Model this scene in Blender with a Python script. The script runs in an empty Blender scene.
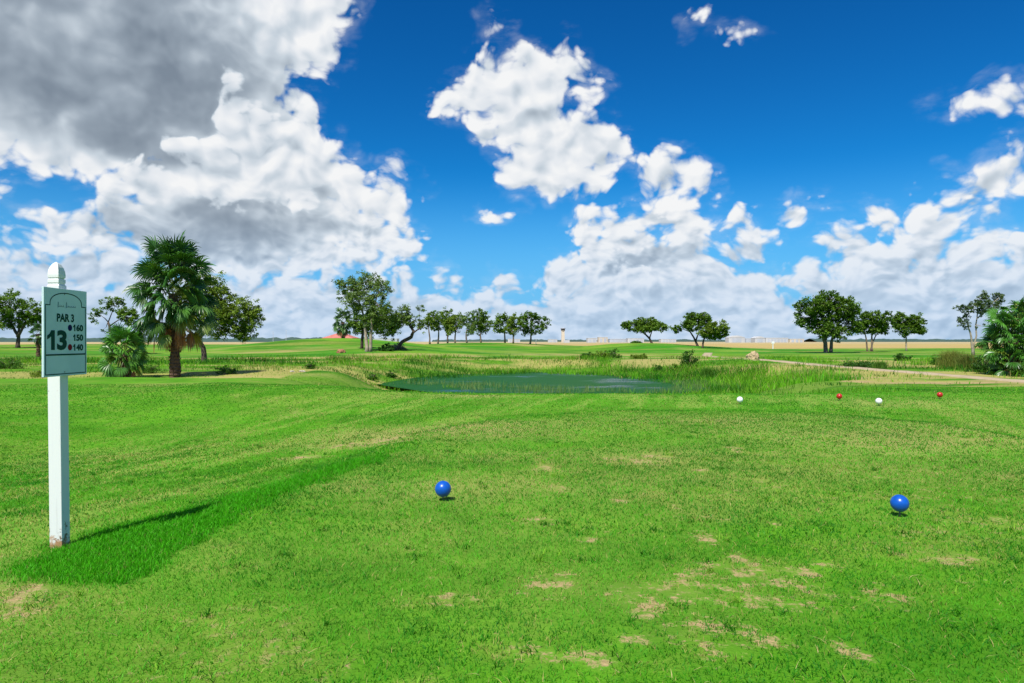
import bpy, bmesh, math, random
import numpy as np
from mathutils import Vector, Matrix, noise as mnoise

scn = bpy.context.scene
COL = scn.collection
R = math.radians
random.seed(7)
rng = np.random.default_rng(11)

# ------------------------------------------------------------------ camera
FPX = 683.0                       # 24 mm lens on a 36 mm sensor, 1024 px wide
EYE = 1.5
cam_d = bpy.data.cameras.new("camera")
cam_d.lens = 24.0
cam_d.sensor_width = 36.0
cam_d.clip_start = 0.05
cam_d.clip_end = 20000.0
cam = bpy.data.objects.new("camera", cam_d)
COL.objects.link(cam)
cam.location = (0, 0, EYE)
cam.rotation_euler = (R(90.0), 0, 0)
scn.camera = cam
scn.render.resolution_x, scn.render.resolution_y = 1024, 683

scn.cycles.max_bounces = 4
scn.cycles.diffuse_bounces = 2
scn.cycles.transparent_max_bounces = 8
scn.cycles.caustics_reflective = False
scn.cycles.caustics_refractive = False

# ------------------------------------------------------------------ view
scn.view_settings.view_transform = 'Standard'
scn.view_settings.look = 'None'
scn.view_settings.gamma = 1.0
scn.view_settings.use_curve_mapping = False
scn.view_settings.exposure = 0.63

# ------------------------------------------------------------------ sun: behind the camera to the left, 55 degrees up
SUN_EL = R(55.0)
SUN_AZ = R(25.0)                  # the light travels 25 degrees to the right of straight ahead
to_sun = Vector((-math.sin(SUN_AZ) * math.cos(SUN_EL), -math.cos(SUN_AZ) * math.cos(SUN_EL), math.sin(SUN_EL)))
sun_d = bpy.data.lights.new("sun", 'SUN')
sun_d.energy = 4.3
sun_d.angle = R(0.5)
sun_d.color = (1.0, 0.955, 0.88)
sun = bpy.data.objects.new("sun", sun_d)
COL.objects.link(sun)
sun.rotation_euler = to_sun.to_track_quat('Z', 'Y').to_euler()
sun.location = (-8, -18, 30)

# ------------------------------------------------------------------ node helper
class NT:
    """short hand for building node trees"""
    def __init__(s, tree):
        s.t = tree; s.n = tree.nodes; s.l = tree.links
    def node(s, kind, **kw):
        n = s.n.new(kind)
        for k, v in kw.items():
            setattr(n, k, v)
        return n
    def put(s, sock, v):
        if v is None: return
        if isinstance(v, bpy.types.NodeSocket):
            s.l.new(v, sock)
        else:
            sock.default_value = v
    def m(s, op, a, b=None, c=None, clamp=False):
        n = s.node('ShaderNodeMath', operation=op, use_clamp=clamp)
        for i, v in enumerate((a, b, c)):
            s.put(n.inputs[i], v)
        return n.outputs[0]
    def vm(s, op, a, b=None, c=None):
        n = s.node('ShaderNodeVectorMath', operation=op)
        if op == 'SCALE':
            s.put(n.inputs[0], a); s.put(n.inputs['Scale'], b)
        else:
            for i, v in enumerate((a, b, c)):
                s.put(n.inputs[i], v)
        return n.outputs['Value'] if op in ('LENGTH', 'DOT_PRODUCT', 'DISTANCE') else n.outputs['Vector']
    def noise(s, vec, scale, detail=4, rough=0.5, dist=0.0, lac=2.0, color=False):
        n = s.node('ShaderNodeTexNoise')
        n.inputs['Scale'].default_value = scale; n.inputs['Detail'].default_value = detail
        n.inputs['Roughness'].default_value = rough; n.inputs['Distortion'].default_value = dist
        n.inputs['Lacunarity'].default_value = lac
        s.put(n.inputs['Vector'], vec)
        return n.outputs['Color'] if color else n.outputs[0]
    def voro(s, vec, scale, detail=0, rough=0.5, feature='F1', out='Distance', smooth=0.3, rand=1.0):
        n = s.node('ShaderNodeTexVoronoi', feature=feature)
        n.inputs['Scale'].default_value = scale
        n.inputs['Detail'].default_value = detail; n.inputs['Roughness'].default_value = rough
        n.inputs['Randomness'].default_value = rand
        if feature == 'SMOOTH_F1': n.inputs['Smoothness'].default_value = smooth
        s.put(n.inputs['Vector'], vec)
        return n.outputs[out]
    def step(s, v, a, b, lo=0.0, hi=1.0):
        n = s.node('ShaderNodeMapRange', interpolation_type='SMOOTHSTEP')
        s.put(n.inputs['Value'], v)
        for k, x in zip(('From Min', 'From Max', 'To Min', 'To Max'), (a, b, lo, hi)):
            s.put(n.inputs[k], x)
        return n.outputs[0]
    def mix(s, f, a, b, blend='MIX'):
        n = s.node('ShaderNodeMix', data_type='RGBA', blend_type=blend)
        n.clamp_factor = True
        s.put(n.inputs[0], f)
        def c4(v): return (*v, 1.0) if isinstance(v, (tuple, list)) and len(v) == 3 else v
        s.put(n.inputs[6], c4(a)); s.put(n.inputs[7], c4(b))
        return n.outputs[2]
    def sep(s, v):
        n = s.node('ShaderNodeSeparateXYZ'); s.put(n.inputs[0], v); return n.outputs
    def comb(s, x, y, z):
        n = s.node('ShaderNodeCombineXYZ')
        s.put(n.inputs[0], x); s.put(n.inputs[1], y); s.put(n.inputs[2], z)
        return n.outputs[0]

# ------------------------------------------------------------------ world: Nishita sky with cumulus clouds placed by azimuth and elevation
world = bpy.data.worlds.new("World")
scn.world = world
world.use_nodes = True
world.cycles.sampling_method = 'MANUAL'
world.cycles.sample_map_resolution = 512

def azel(px, py):
    """azimuth (right of north) and elevation of a bearing measured off the picture"""
    a = math.atan((px - 512) / FPX)
    return a, math.atan((341.5 - py) / FPX * math.cos(a))

# cumulus lobes: bearing x, y and half widths (in 1/683 rad), group shade
LOBES = [
    # broad grey cloud overhead on the left
    (30, 40, 150, 105), (150, 30, 150, 92), (250, 8, 92, 62), (330, 2, 28, 40), (318, 38, 26, 26),(60, 120, 100, 52), (150, 110, 90, 50), (5, 120, 60, 42),
    (250, 60, 50, 35), (-80, 40, 150, 120),
    # tall cumulus below it
    (235, 112, 34, 46), (262, 140, 50, 50), (296, 128, 24, 40), (210, 165, 62, 46), (145, 188, 50, 32),
    (290, 180, 66, 50), (345, 190, 27, 34), (200, 215, 95, 36), (290, 222, 80, 36), (386, 212, 24, 28), (401, 246, 30, 20), (370, 240, 40, 34),
    (330, 158, 22, 22), (240, 250, 110, 26),
    # low bank, left
    (64, 232, 56, 22), (105, 240, 40, 18), (14, 240, 36, 14), (30, 272, 60, 22), (110, 275, 70, 22),
    # lone cumulus in the middle
    (472, 100, 36, 25), (500, 84, 38, 32), (540, 78, 42, 32), (576, 80, 28, 22), (524, 112, 48, 32),
    (556, 140, 44, 32), (550, 165, 50, 32), (596, 152, 32, 32), (575, 172, 38, 26), (500, 124, 28, 20),
    # towers on the bank at the right
    (598, 238, 24, 26), (622, 232, 28, 22), (668, 182, 32, 30), (652, 166, 16, 12), (690, 198, 28, 26), (676, 215, 34, 26), (690, 232, 30, 34), (640, 262, 70, 30), (570, 275, 36, 24),
    (745, 220, 24, 17), (760, 236, 20, 26), (590, 222, 24, 20), (820, 206, 22, 12), (790, 212, 30, 11), (812, 203, 26, 14), (768, 214, 20, 8), (855, 262, 44, 30), (880, 226, 32, 20), (925, 196, 18, 14), (950, 192, 14, 14),
    (938, 222, 42, 26), (990, 225, 22, 22), (985, 250, 46, 24), (905, 258, 50, 26), (760, 282, 50, 18), (1040, 260, 40, 24),
    (500, 292, 22, 16), (455, 292, 22, 14), (405, 286, 22, 18),
    # upper right
    (975, 106, 32, 13), (1012, 98, 34, 20), (935, 106, 13, 9), (1003, 170, 44, 24), (960, 174, 24, 13), (975, 160, 14, 8),
    # scraps
    (490, 22, 15, 9), (500, 27, 12, 7), (699, 12, 13, 12), (708, 20, 12, 10), (722, 30, 22, 9), (740, 38, 16, 7), (397, 171, 16, 8), (426, 190, 7, 6), (495, 217, 18, 6), (-2, 190, 9, 12),
    (640, 203, 26, 5), (484, 208, 8, 5),
]
# underside shade: grey parts of the clouds (bearing, half widths, strength)
SHADES = [
    (110, 70, 190, 85, 1.0), (30, 20, 150, 80, .75), (180, 25, 100, 60, .6), (130, 140, 90, 26, .8), (225, 228, 120, 26, .85), (290, 205, 70, 22, .6),(300, 110, 14, 30, .3),
    (340, 236, 40, 12, .5), (150, 300, 160, 12, .35), (560, 192, 60, 10, .4), (70, 252, 60, 9, .5),
    (640, 264, 34, 9, .75), (700, 294, 90, 8, .3), (880, 300, 120, 12, .35), (905, 262, 60, 7, .35), (990, 284, 60, 9, .4), (548, 274, 14, 8, .5), (820, 226, 30, 6, .4),
    (1000, 182, 40, 12, .6), (500, 128, 34, 9, .45), (575, 126, 26, 8, .3), (640, 228, 30, 8, .35), (745, 262, 30, 7, .4), (870, 262, 36, 8, .35), (690, 262, 30, 8, .4), (990, 112, 34, 6, .4), (600, 314, 120, 6, .35), (360, 300, 90, 8, .35), (930, 240, 30, 6, .3),
]
# sunlit cumulus heads standing in front of greyer cloud
HEADS = [(236, 108, 26, 36), (250, 140, 44, 40), (298, 140, 22, 46), (205, 158, 40, 24), (165, 186, 60, 24), (290, 178, 60, 36), (348, 188, 28, 28), (225, 185, 60, 30),
         (66, 238, 50, 16), (400, 250, 24, 16), (600, 234, 26, 20), (668, 186, 26, 28), (690, 225, 28, 22), (880, 228, 30, 16), (935, 215, 40, 22), (640, 285, 60, 14), (590, 268, 60, 14),
         (740, 300, 60, 14), (850, 274, 40, 16), (900, 282, 50, 12), (960, 262, 40, 14), (500, 295, 40, 12), (430, 292, 30, 12), (1010, 240, 34, 16), (300, 290, 60, 10), (40, 285, 50, 12), (180, 292, 50, 9)]
# top of the low cloud bank round the horizon
BANK = [(-400, 268), (-40, 262), (0, 258), (60, 262), (110, 268), (200, 262), (330, 262), (380, 272), (398, 276), (420, 283), (440, 278), (462, 287), (480, 281), (500, 279), (520, 288), (535, 282), (560, 262),
        (580, 252), (600, 246), (640, 250), (700, 236), (720, 246), (735, 250), (748, 250), (770, 268), (792, 274), (815, 262), (830, 252), (850, 240), (880, 236), (920, 232), (960, 234), (990, 240), (1024, 236), (1100, 245), (1400, 250)]

def wnoise2(t, vec, scale, detail, rough, color=False):
    n = t.node('ShaderNodeTexNoise', noise_dimensions='2D')
    n.inputs['Scale'].default_value = scale; n.inputs['Detail'].default_value = detail
    n.inputs['Roughness'].default_value = rough
    t.put(n.inputs['Vector'], vec)
    return n.outputs['Color'] if color else n.outputs[0]

def wvoro2(t, vec, scale, detail, rough):
    n = t.node('ShaderNodeTexVoronoi', voronoi_dimensions='2D', feature='F1')
    n.inputs['Scale'].default_value = scale
    n.inputs['Detail'].default_value = detail; n.inputs['Roughness'].default_value = rough
    t.put(n.inputs['Vector'], vec)
    return n.outputs['Distance']

def packed(t, az, el, items):
    """minimum over ellipses of A*q^2 - B, three ellipses to each vector; items: (bearing x, y, half width, half height, A, B)"""
    X3 = t.comb(az, az, az); Y3 = t.comb(el, el, el)
    items = list(items)
    while len(items) % 3: items.append(items[-1])
    acc = None
    for i in range(0, len(items), 3):
        S, T, U, V, B = [], [], [], [], []
        for (px, py, rx, ry, A, b) in items[i:i + 3]:
            a, e = azel(px, py)
            sx = rx / FPX * math.cos(a) ** 2; sy = ry / FPX * math.cos(a) * math.cos(e)
            k = math.sqrt(A)
            S.append(k / sx); T.append(-k * a / sx); U.append(k / sy); V.append(-k * e / sy); B.append(-b)
        qx = t.vm('MULTIPLY_ADD', X3, tuple(S), tuple(T))
        qy = t.vm('MULTIPLY_ADD', Y3, tuple(U), tuple(V))
        v = t.vm('MULTIPLY_ADD', qy, qy, t.vm('MULTIPLY_ADD', qx, qx, tuple(B)))
        acc = v if acc is None else t.vm('MINIMUM', acc, v)
    x, y, z = t.sep(acc)
    return t.m('SMOOTH_MIN', t.m('SMOOTH_MIN', x, y, 0.006), z, 0.006)

def rad(px, py, rx, ry):
    a, e = azel(px, py)
    return math.sqrt(rx / FPX * math.cos(a) ** 2 * ry / FPX * math.cos(a) * math.cos(e))

def build_density_group():
    g = bpy.data.node_groups.new("cloud_cover", 'ShaderNodeTree')
    g.interface.new_socket("Dir", in_out='INPUT', socket_type='NodeSocketVector')
    g.interface.new_socket("Layout", in_out='OUTPUT', socket_type='NodeSocketFloat')
    g.interface.new_socket("Warped", in_out='OUTPUT', socket_type='NodeSocketVector')
    t = NT(g)
    gi = t.node('NodeGroupInput'); go = t.node('NodeGroupOutput')
    d = gi.outputs[0]
    # warp of the bearing gives ragged, lobed outlines
    x, y, z = t.sep(d)
    P0 = t.comb(t.m('ARCTAN2', x, y), t.m('ARCSINE', z), 0.0)
    w1 = t.vm('SUBTRACT', wnoise2(t, P0, 11.0, 2, 0.5, True), (0.5, 0.5, 0.5))
    P = t.vm('MULTIPLY_ADD', w1, (0.040, 0.036, 0.0), P0)
    az, el, _ = t.sep(P)
    items = []
    for (px, py, rx, ry) in LOBES:
        r = rad(px, py, rx, ry)
        items.append((px, py, rx, ry, 0.80 * r, 0.80 * r * (1.36 if r > 0.028 else 1.22)))
    acc = t.m('MULTIPLY', packed(t, az, el, items), -1.0)
    # bank
    fc = t.node('ShaderNodeFloatCurve')
    cv = fc.mapping.curves[0]
    pts = [(max(0.0, min(1.0, (azel(px, 0)[0] + 1.0) / 2.0)), azel(px, py)[1] * 2) for px, py in BANK]
    pts = [(0.0, pts[0][1])] + pts[1:-1] + [(1.0, pts[-1][1])]
    cv.points[0].location = pts[0]; cv.points[1].location = pts[-1]
    for p in pts[1:-1]:
        cv.points.new(*p)
    for p in cv.points: p.handle_type = 'AUTO'
    fc.mapping.update()
    t.put(fc.inputs['Value'], t.m('MULTIPLY_ADD', az, 0.5, 0.5))
    top = t.m('MULTIPLY', fc.outputs[0], 0.5)
    vb = t.m('MINIMUM', t.m('SUBTRACT', top, el), 0.06)
    acc = t.m('SMOOTH_MAX', acc, vb, 0.008)
    # the rest of the sky, outside what the picture shows: scattered cumulus
    far = t.m('MULTIPLY', t.m('SUBTRACT', wnoise2(t, P0, 2.6, 3, 0.5), 0.56), 0.5)
    outside = t.m('MAXIMUM', t.step(y, 0.62, 0.45), t.step(z, 0.52, 0.62))
    acc = t.m('MAXIMUM', acc, t.m('SUBTRACT', far, t.m('MULTIPLY', t.m('SUBTRACT', 1.0, outside), 1.0)))
    t.put(go.inputs[0], acc); t.put(go.inputs[1], P)
    return g

def build_billow_group(fine):
    g = bpy.data.node_groups.new("cloud_billow", 'ShaderNodeTree')
    g.interface.new_socket("P", in_out='INPUT', socket_type='NodeSocketVector')
    g.interface.new_socket("N", in_out='OUTPUT', socket_type='NodeSocketFloat')
    t = NT(g)
    gi = t.node('NodeGroupInput'); go = t.node('NodeGroupOutput')
    fr = t.vm('MULTIPLY', gi.outputs[0], (1.0, 1.25, 1.0))
    bil = wvoro2(t, fr, 22.0, 2.0 if fine else 1.0, 0.55)
    n1 = wnoise2(t, fr, 24.0, 6 if fine else 2, 0.54 if fine else 0.40)
    t.put(go.inputs[0], t.m('ADD', t.m('MULTIPLY', t.m('SUBTRACT', 0.5, bil), 0.046),
                            t.m('MULTIPLY', t.m('SUBTRACT', n1, 0.46), 0.056)))
    return g

wt = NT(world.node_tree)
for n in list(wt.n): wt.n.remove(n)
wout = wt.node('ShaderNodeOutputWorld')
bg = wt.node('ShaderNodeBackground')
tc = wt.node('ShaderNodeTexCoord')
D = tc.outputs['Generated']
sky = wt.node('ShaderNodeTexSky', sky_type='NISHITA', sun_disc=False, sun_elevation=SUN_EL,
              sun_rotation=math.atan2(to_sun.x, to_sun.y), altitude=0.0, air_density=1.0, dust_density=0.25, ozone_density=3.0)
# deepen the blue the way a polarised, saturated exposure shows it
SKY_STRENGTH = 0.096
s0 = wt.sep(wt.vm('SCALE', sky.outputs[0], SKY_STRENGTH))
skyr = wt.comb(wt.m('MULTIPLY', wt.m('POWER', s0[0], 1.9), 0.16), wt.m('MULTIPLY', wt.m('POWER', s0[1], 1.45), 0.76),
               wt.m('MULTIPLY', wt.m('POWER', s0[2], 1.32), 1.0))

ng = wt.node('ShaderNodeGroup'); ng.node_tree = build_density_group()
wt.put(ng.inputs[0], D)
def billow(vec, grp):
    n = wt.node('ShaderNodeGroup'); n.node_tree = grp
    wt.put(n.inputs[0], vec); return n.outputs[0]
PWd = ng.outputs[1]
n0 = billow(PWd, build_billow_group(True))
coarse = build_billow_group(False)
nc = billow(PWd, coarse)
n1 = billow(wt.vm('ADD', PWd, (-0.009, 0.015, 0.0)), coarse)
# smaller puffs in the distant bank near the horizon
P2 = wt.vm('MULTIPLY_ADD', PWd, (2.3, 2.9, 1.0), (3.1, 1.7, 0.0))
m0 = billow(P2, coarse)
m1 = billow(wt.vm('ADD', P2, (-0.012, 0.022, 0.0)), coarse)
lay = ng.outputs[0]
nearhz = wt.step(wt.sep(D)[2], 0.24, 0.10)
dens = wt.m('ADD', wt.m('ADD', lay, n0), wt.m('MULTIPLY', wt.m('MULTIPLY', m0, nearhz), 0.25))
dx, dy, dz = wt.sep(D)
PW = wt.comb(wt.m('ARCTAN2', dx, dy), wt.m('ARCSINE', dz), 0.0)
alpha = wt.step(dens, -0.007, 0.020)
wisp = wt.step(wnoise2(wt, wt.vm('MULTIPLY', PW, (1, 2.5, 1)), 12, 7, 0.62), 0.40, 0.70)
soft = wt.m('MULTIPLY', wt.step(dens, -0.040, 0.02), wt.m('MULTIPLY', wisp, 0.22))
alpha = wt.m('MAXIMUM', alpha, soft)
# light: bright where cover thins towards the sun, grey in the thick parts and undersides
grad = wt.m('SUBTRACT', nc, n1)
fine = wt.m('SUBTRACT', n0, nc)
mc = wnoise2(wt, PW, 7.0, 4, 0.55, True)
Ps = wt.vm('MULTIPLY_ADD', wt.vm('SUBTRACT', mc, (.5, .5, .5)), (.16, .11, .0), PW)
psx, psy, _ = wt.sep(Ps)
sh = wt.m('MULTIPLY', packed(wt, psx, psy, [(a, b, c, d, 0.75 * k, 1.15 * k) for a, b, c, d, k in SHADES]), -1.0)
sh = wt.m('MINIMUM', wt.m('MAXIMUM', sh, 0.0), 1.0)
heads = wt.m('SUBTRACT', n0, packed(wt, wt.sep(PWd)[0], wt.sep(PWd)[1], [(a, b, c, d, 0.7 * rad(a, b, c, d), 0.75 * rad(a, b, c, d)) for a, b, c, d in HEADS]))
heads = wt.m('MULTIPLY', wt.step(heads, -0.002, 0.016), 0.85)
# layered bases low over the horizon
strat = wnoise2(wt, wt.vm('MULTIPLY', PW, (1.0, 3.2, 1.0)), 9.0, 6, 0.6)
low = wt.step(dz, 0.16, 0.03)
sh2 = wt.m('MULTIPLY', wt.step(strat, 0.44, 0.64), wt.m('MULTIPLY', low, 0.40))
# clouds away from the picture
outs = wt.m('MAXIMUM', wt.step(dy, 0.62, 0.45), wt.step(dz, 0.52, 0.62))
sh3 = wt.m('MULTIPLY', outs, wt.step(lay, 0.0, 0.08, 0.0, 0.8))
sh = wt.m('MAXIMUM', wt.m('MAXIMUM', sh, sh2), sh3)
mott = wt.sep(mc)[2]
sh = wt.m('MULTIPLY', sh, wt.step(mott, 0.3, 0.66, 1.15, 0.70))
sh = wt.m('MULTIPLY', sh, wt.m('SUBTRACT', 1.0, heads))
relief = wt.m('SUBTRACT', 1.0, wt.m('MULTIPLY', sh, 0.72))
lit = wt.m('ADD', wt.m('MULTIPLY', grad, 8.5), wt.m('MULTIPLY', fine, 2.4))
lit = wt.m('ADD', lit, wt.m('MULTIPLY', wt.m('MULTIPLY', wt.m('SUBTRACT', m0, m1), nearhz), 5.5))
lit = wt.m('ADD', wt.m('MULTIPLY', lit, relief), 0.91)
# deep inside a thick cloud less light gets through
lit = wt.m('SUBTRACT', lit, wt.step(dens, 0.01, 0.07, 0.0, 0.10))
lit = wt.m('SUBTRACT', lit, wt.m('MULTIPLY', sh, 0.74))
# thin veils scatter the light forward and stay bright
lit = wt.m('MAXIMUM', lit, wt.step(dens, 0.006, -0.012, 0.0, 0.80))
lit = wt.m('MINIMUM', wt.m('MAXIMUM', lit, 0.0), 1.0)
cr = wt.node('ShaderNodeValToRGB')
el_ = cr.color_ramp.elements
el_[0].position = 0.0; el_[0].color = (0.22, 0.275, 0.345, 1)
el_[1].position = 1.0; el_[1].color = (0.98, 0.99, 1.0, 1)
for p, c in ((0.30, (0.36, 0.43, 0.51, 1)), (0.62, (0.62, 0.70, 0.78, 1)), (0.82, (0.84, 0.88, 0.93, 1))):
    e = el_.new(p); e.color = c
wt.put(cr.inputs[0], lit)
CLOUD_GAIN = 0.60      # radiance of a sunlit cloud top at exposure 0
cloud = wt.vm('SCALE', cr.outputs[0], CLOUD_GAIN)
# air between the viewer and the low bank
air = wt.step(dz, 0.20, 0.0, 0.0, 0.58)
skyr = wt.mix(wt.step(dz, 0.25, 0.0, 0.0, 0.92), skyr, (0.12, 0.32, 0.57))
cloud = wt.mix(air, cloud, (0.27, 0.40, 0.57))
tot = wt.mix(alpha, skyr, cloud)
wt.put(bg.inputs['Color'], tot)
bg.inputs['Strength'].default_value = 1.0
wt.l.new(bg.outputs[0], wout.inputs[0])

# ------------------------------------------------------------------ helpers: materials, tagging, meshes
def tag(o, label=None, cat=None, group=None, kind=None):
    if label: o["label"] = label
    if cat: o["category"] = cat
    if group: o["group"] = group
    if kind: o["kind"] = kind
    return o

def empty(name, loc, label, cat, group=None, rz=0.0):
    o = bpy.data.objects.new(name, None)
    COL.objects.link(o); o.location = loc; o.rotation_euler = (0, 0, rz)
    o.empty_display_size = 0.2
    return tag(o, label, cat, group)

def link_mesh(name, me, mats, parent=None):
    o = bpy.data.objects.new(name, me)
    COL.objects.link(o)
    for m in (mats if isinstance(mats, (list, tuple)) else [mats]):
        me.materials.append(m)
    if parent is not None: o.parent = parent
    return o

def np_mesh(name, V, F, attrs=None, smooth=False, mat_idx=None):
    """V (n,3), F (m,k) with k = 3 or 4; attrs: name -> per-vertex float array"""
    me = bpy.data.meshes.new(name)
    V = np.ascontiguousarray(V, dtype=np.float32); F = np.ascontiguousarray(F, dtype=np.int32)
    k = F.shape[1]
    me.vertices.add(len(V)); me.vertices.foreach_set('co', V.ravel())
    me.loops.add(F.size); me.loops.foreach_set('vertex_index', F.ravel())
    me.polygons.add(len(F))
    me.polygons.foreach_set('loop_start', np.arange(0, F.size, k, dtype=np.int32))
    me.polygons.foreach_set('loop_total', np.full(len(F), k, dtype=np.int32))
    if smooth: me.polygons.foreach_set('use_smooth', np.ones(len(F), dtype=bool))
    if mat_idx is not None: me.polygons.foreach_set('material_index', np.asarray(mat_idx, dtype=np.int32))
    me.update(calc_edges=True)
    for n, a in (attrs or {}).items():
        at = me.attributes.new(n, 'FLOAT', 'POINT')
        at.data.foreach_set('value', np.ascontiguousarray(a, dtype=np.float32))
    return me

def mat(name, color, rough=0.6, spec=0.5, metal=0.0):
    m = bpy.data.materials.new(name); m.use_nodes = True
    p = m.node_tree.nodes['Principled BSDF']
    p.inputs['Base Color'].default_value = (*color, 1)
    p.inputs['Roughness'].default_value = rough
    p.inputs['Specular IOR Level'].default_value = spec
    p.inputs['Metallic'].default_value = metal
    return m

def weathered(name, c1, c2, scale=8.0, rough=0.6, bump=0.15, spec=0.4, detail=6, bscale=None):
    """two tones of the same material broken up by noise, with a fine bump"""
    m = mat(name, c1, rough, spec)
    t = NT(m.node_tree); p = t.n['Principled BSDF']
    tc = t.node('ShaderNodeTexCoord').outputs['Object']
    f = t.step(t.noise(tc, scale, detail, 0.6), 0.38, 0.66)
    t.put(p.inputs['Base Color'], t.mix(f, c1, c2))
    b = t.node('ShaderNodeBump'); b.inputs['Strength'].default_value = bump; b.inputs['Distance'].default_value = 0.02
    t.put(b.inputs['Height'], t.noise(tc, bscale or scale * 4, 5, 0.6))
    t.put(p.inputs['Normal'], b.outputs[0])
    return m

def vnoise(x, y, seed=0):
    xi = np.floor(x).astype(np.int64); yi = np.floor(y).astype(np.int64)
    xf = x - xi; yf = y - yi
    u = xf * xf * (3 - 2 * xf); v = yf * yf * (3 - 2 * yf)
    def h(a, b):
        n = (a * 374761393 + b * 668265263 + seed * 1442695041) & 0xFFFFFFFF
        n = ((n ^ (n >> 13)) * 1274126177) & 0xFFFFFFFF
        return ((n ^ (n >> 16)) & 0xFFFF) / 65535.0
    return (h(xi, yi) * (1 - u) + h(xi + 1, yi) * u) * (1 - v) + (h(xi, yi + 1) * (1 - u) + h(xi + 1, yi + 1) * u) * v

def fbm(x, y, scale, octv=4, seed=0, gain=0.5):
    s = 0; a = 1; tot = 0
    for i in range(octv):
        s = s + a * vnoise(x * scale + 17.3 * i, y * scale - 9.1 * i, seed + i); tot += a
        a *= gain; scale *= 2.03
    return s / tot

def sst(x, a, b):
    t = np.clip((x - a) / (b - a), 0, 1)
    return t * t * (3 - 2 * t)

# ------------------------------------------------------------------ the lie of the land (metres; the viewer stands at x = y = 0)
def seg_dist(x, y, pts):
    d = None; s = None
    for (x0, y0), (x1, y1) in zip(pts[:-1], pts[1:]):
        L2 = (x1 - x0) ** 2 + (y1 - y0) ** 2
        t = np.clip(((x - x0) * (x1 - x0) + (y - y0) * (y1 - y0)) / L2, 0, 1)
        dx = x - (x0 + t * (x1 - x0)); dy = y - (y0 + t * (y1 - y0))
        q = np.hypot(dx, dy)
        side = np.sign((x1 - x0) * (y - y0) - (y1 - y0) * (x - x0))
        if d is None: d, s = q, q * side
        else:
            s = np.where(q < d, q * side, s); d = np.minimum(d, q)
    return d, s
# left rim of the tee, walked from behind the viewer round to the far side; positive = outside (left / beyond)
RIM = [(-4.0, -6.0), (-3.1, 1.5), (-2.75, 4.1), (-2.35, 6.4), (-1.95, 8.6), (-1.25, 11.3), (0.2, 13.6), (2.4, 14.6), (5.5, 14.4), (7.6, 12.6), (8.0, 9.5), (8.2, 3.0), (8.4, -6.0)]
# outline of the pond
POND = [(-6.6, 46.0), (-2.6, 40.0), (4, 35.5), (9, 35.0), (12.5, 37.5), (13.5, 43.0), (12.0, 50.0), (9.0, 58.0), (2.0, 60.5), (-3.5, 54.5), (-6.0, 50.0), (-6.6, 46.0)]
WATER_Z = -1.30

def inside_poly(x, y, pts):
    c = np.zeros(np.shape(x), dtype=bool)
    for (x0, y0), (x1, y1) in zip(pts[:-1], pts[1:]):
        cond = ((y0 > y) != (y1 > y))
        with np.errstate(divide='ignore', invalid='ignore'):
            xi = (x1 - x0) * (y - y0) / ((y1 - y0) if y1 != y0 else 1e-9) + x0
        c ^= cond & (x < xi)
    return c

def pond_sd(x, y):
    d, _ = seg_dist(x, y, POND)
    return np.where(inside_poly(x, y, POND), -d, d)

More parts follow.
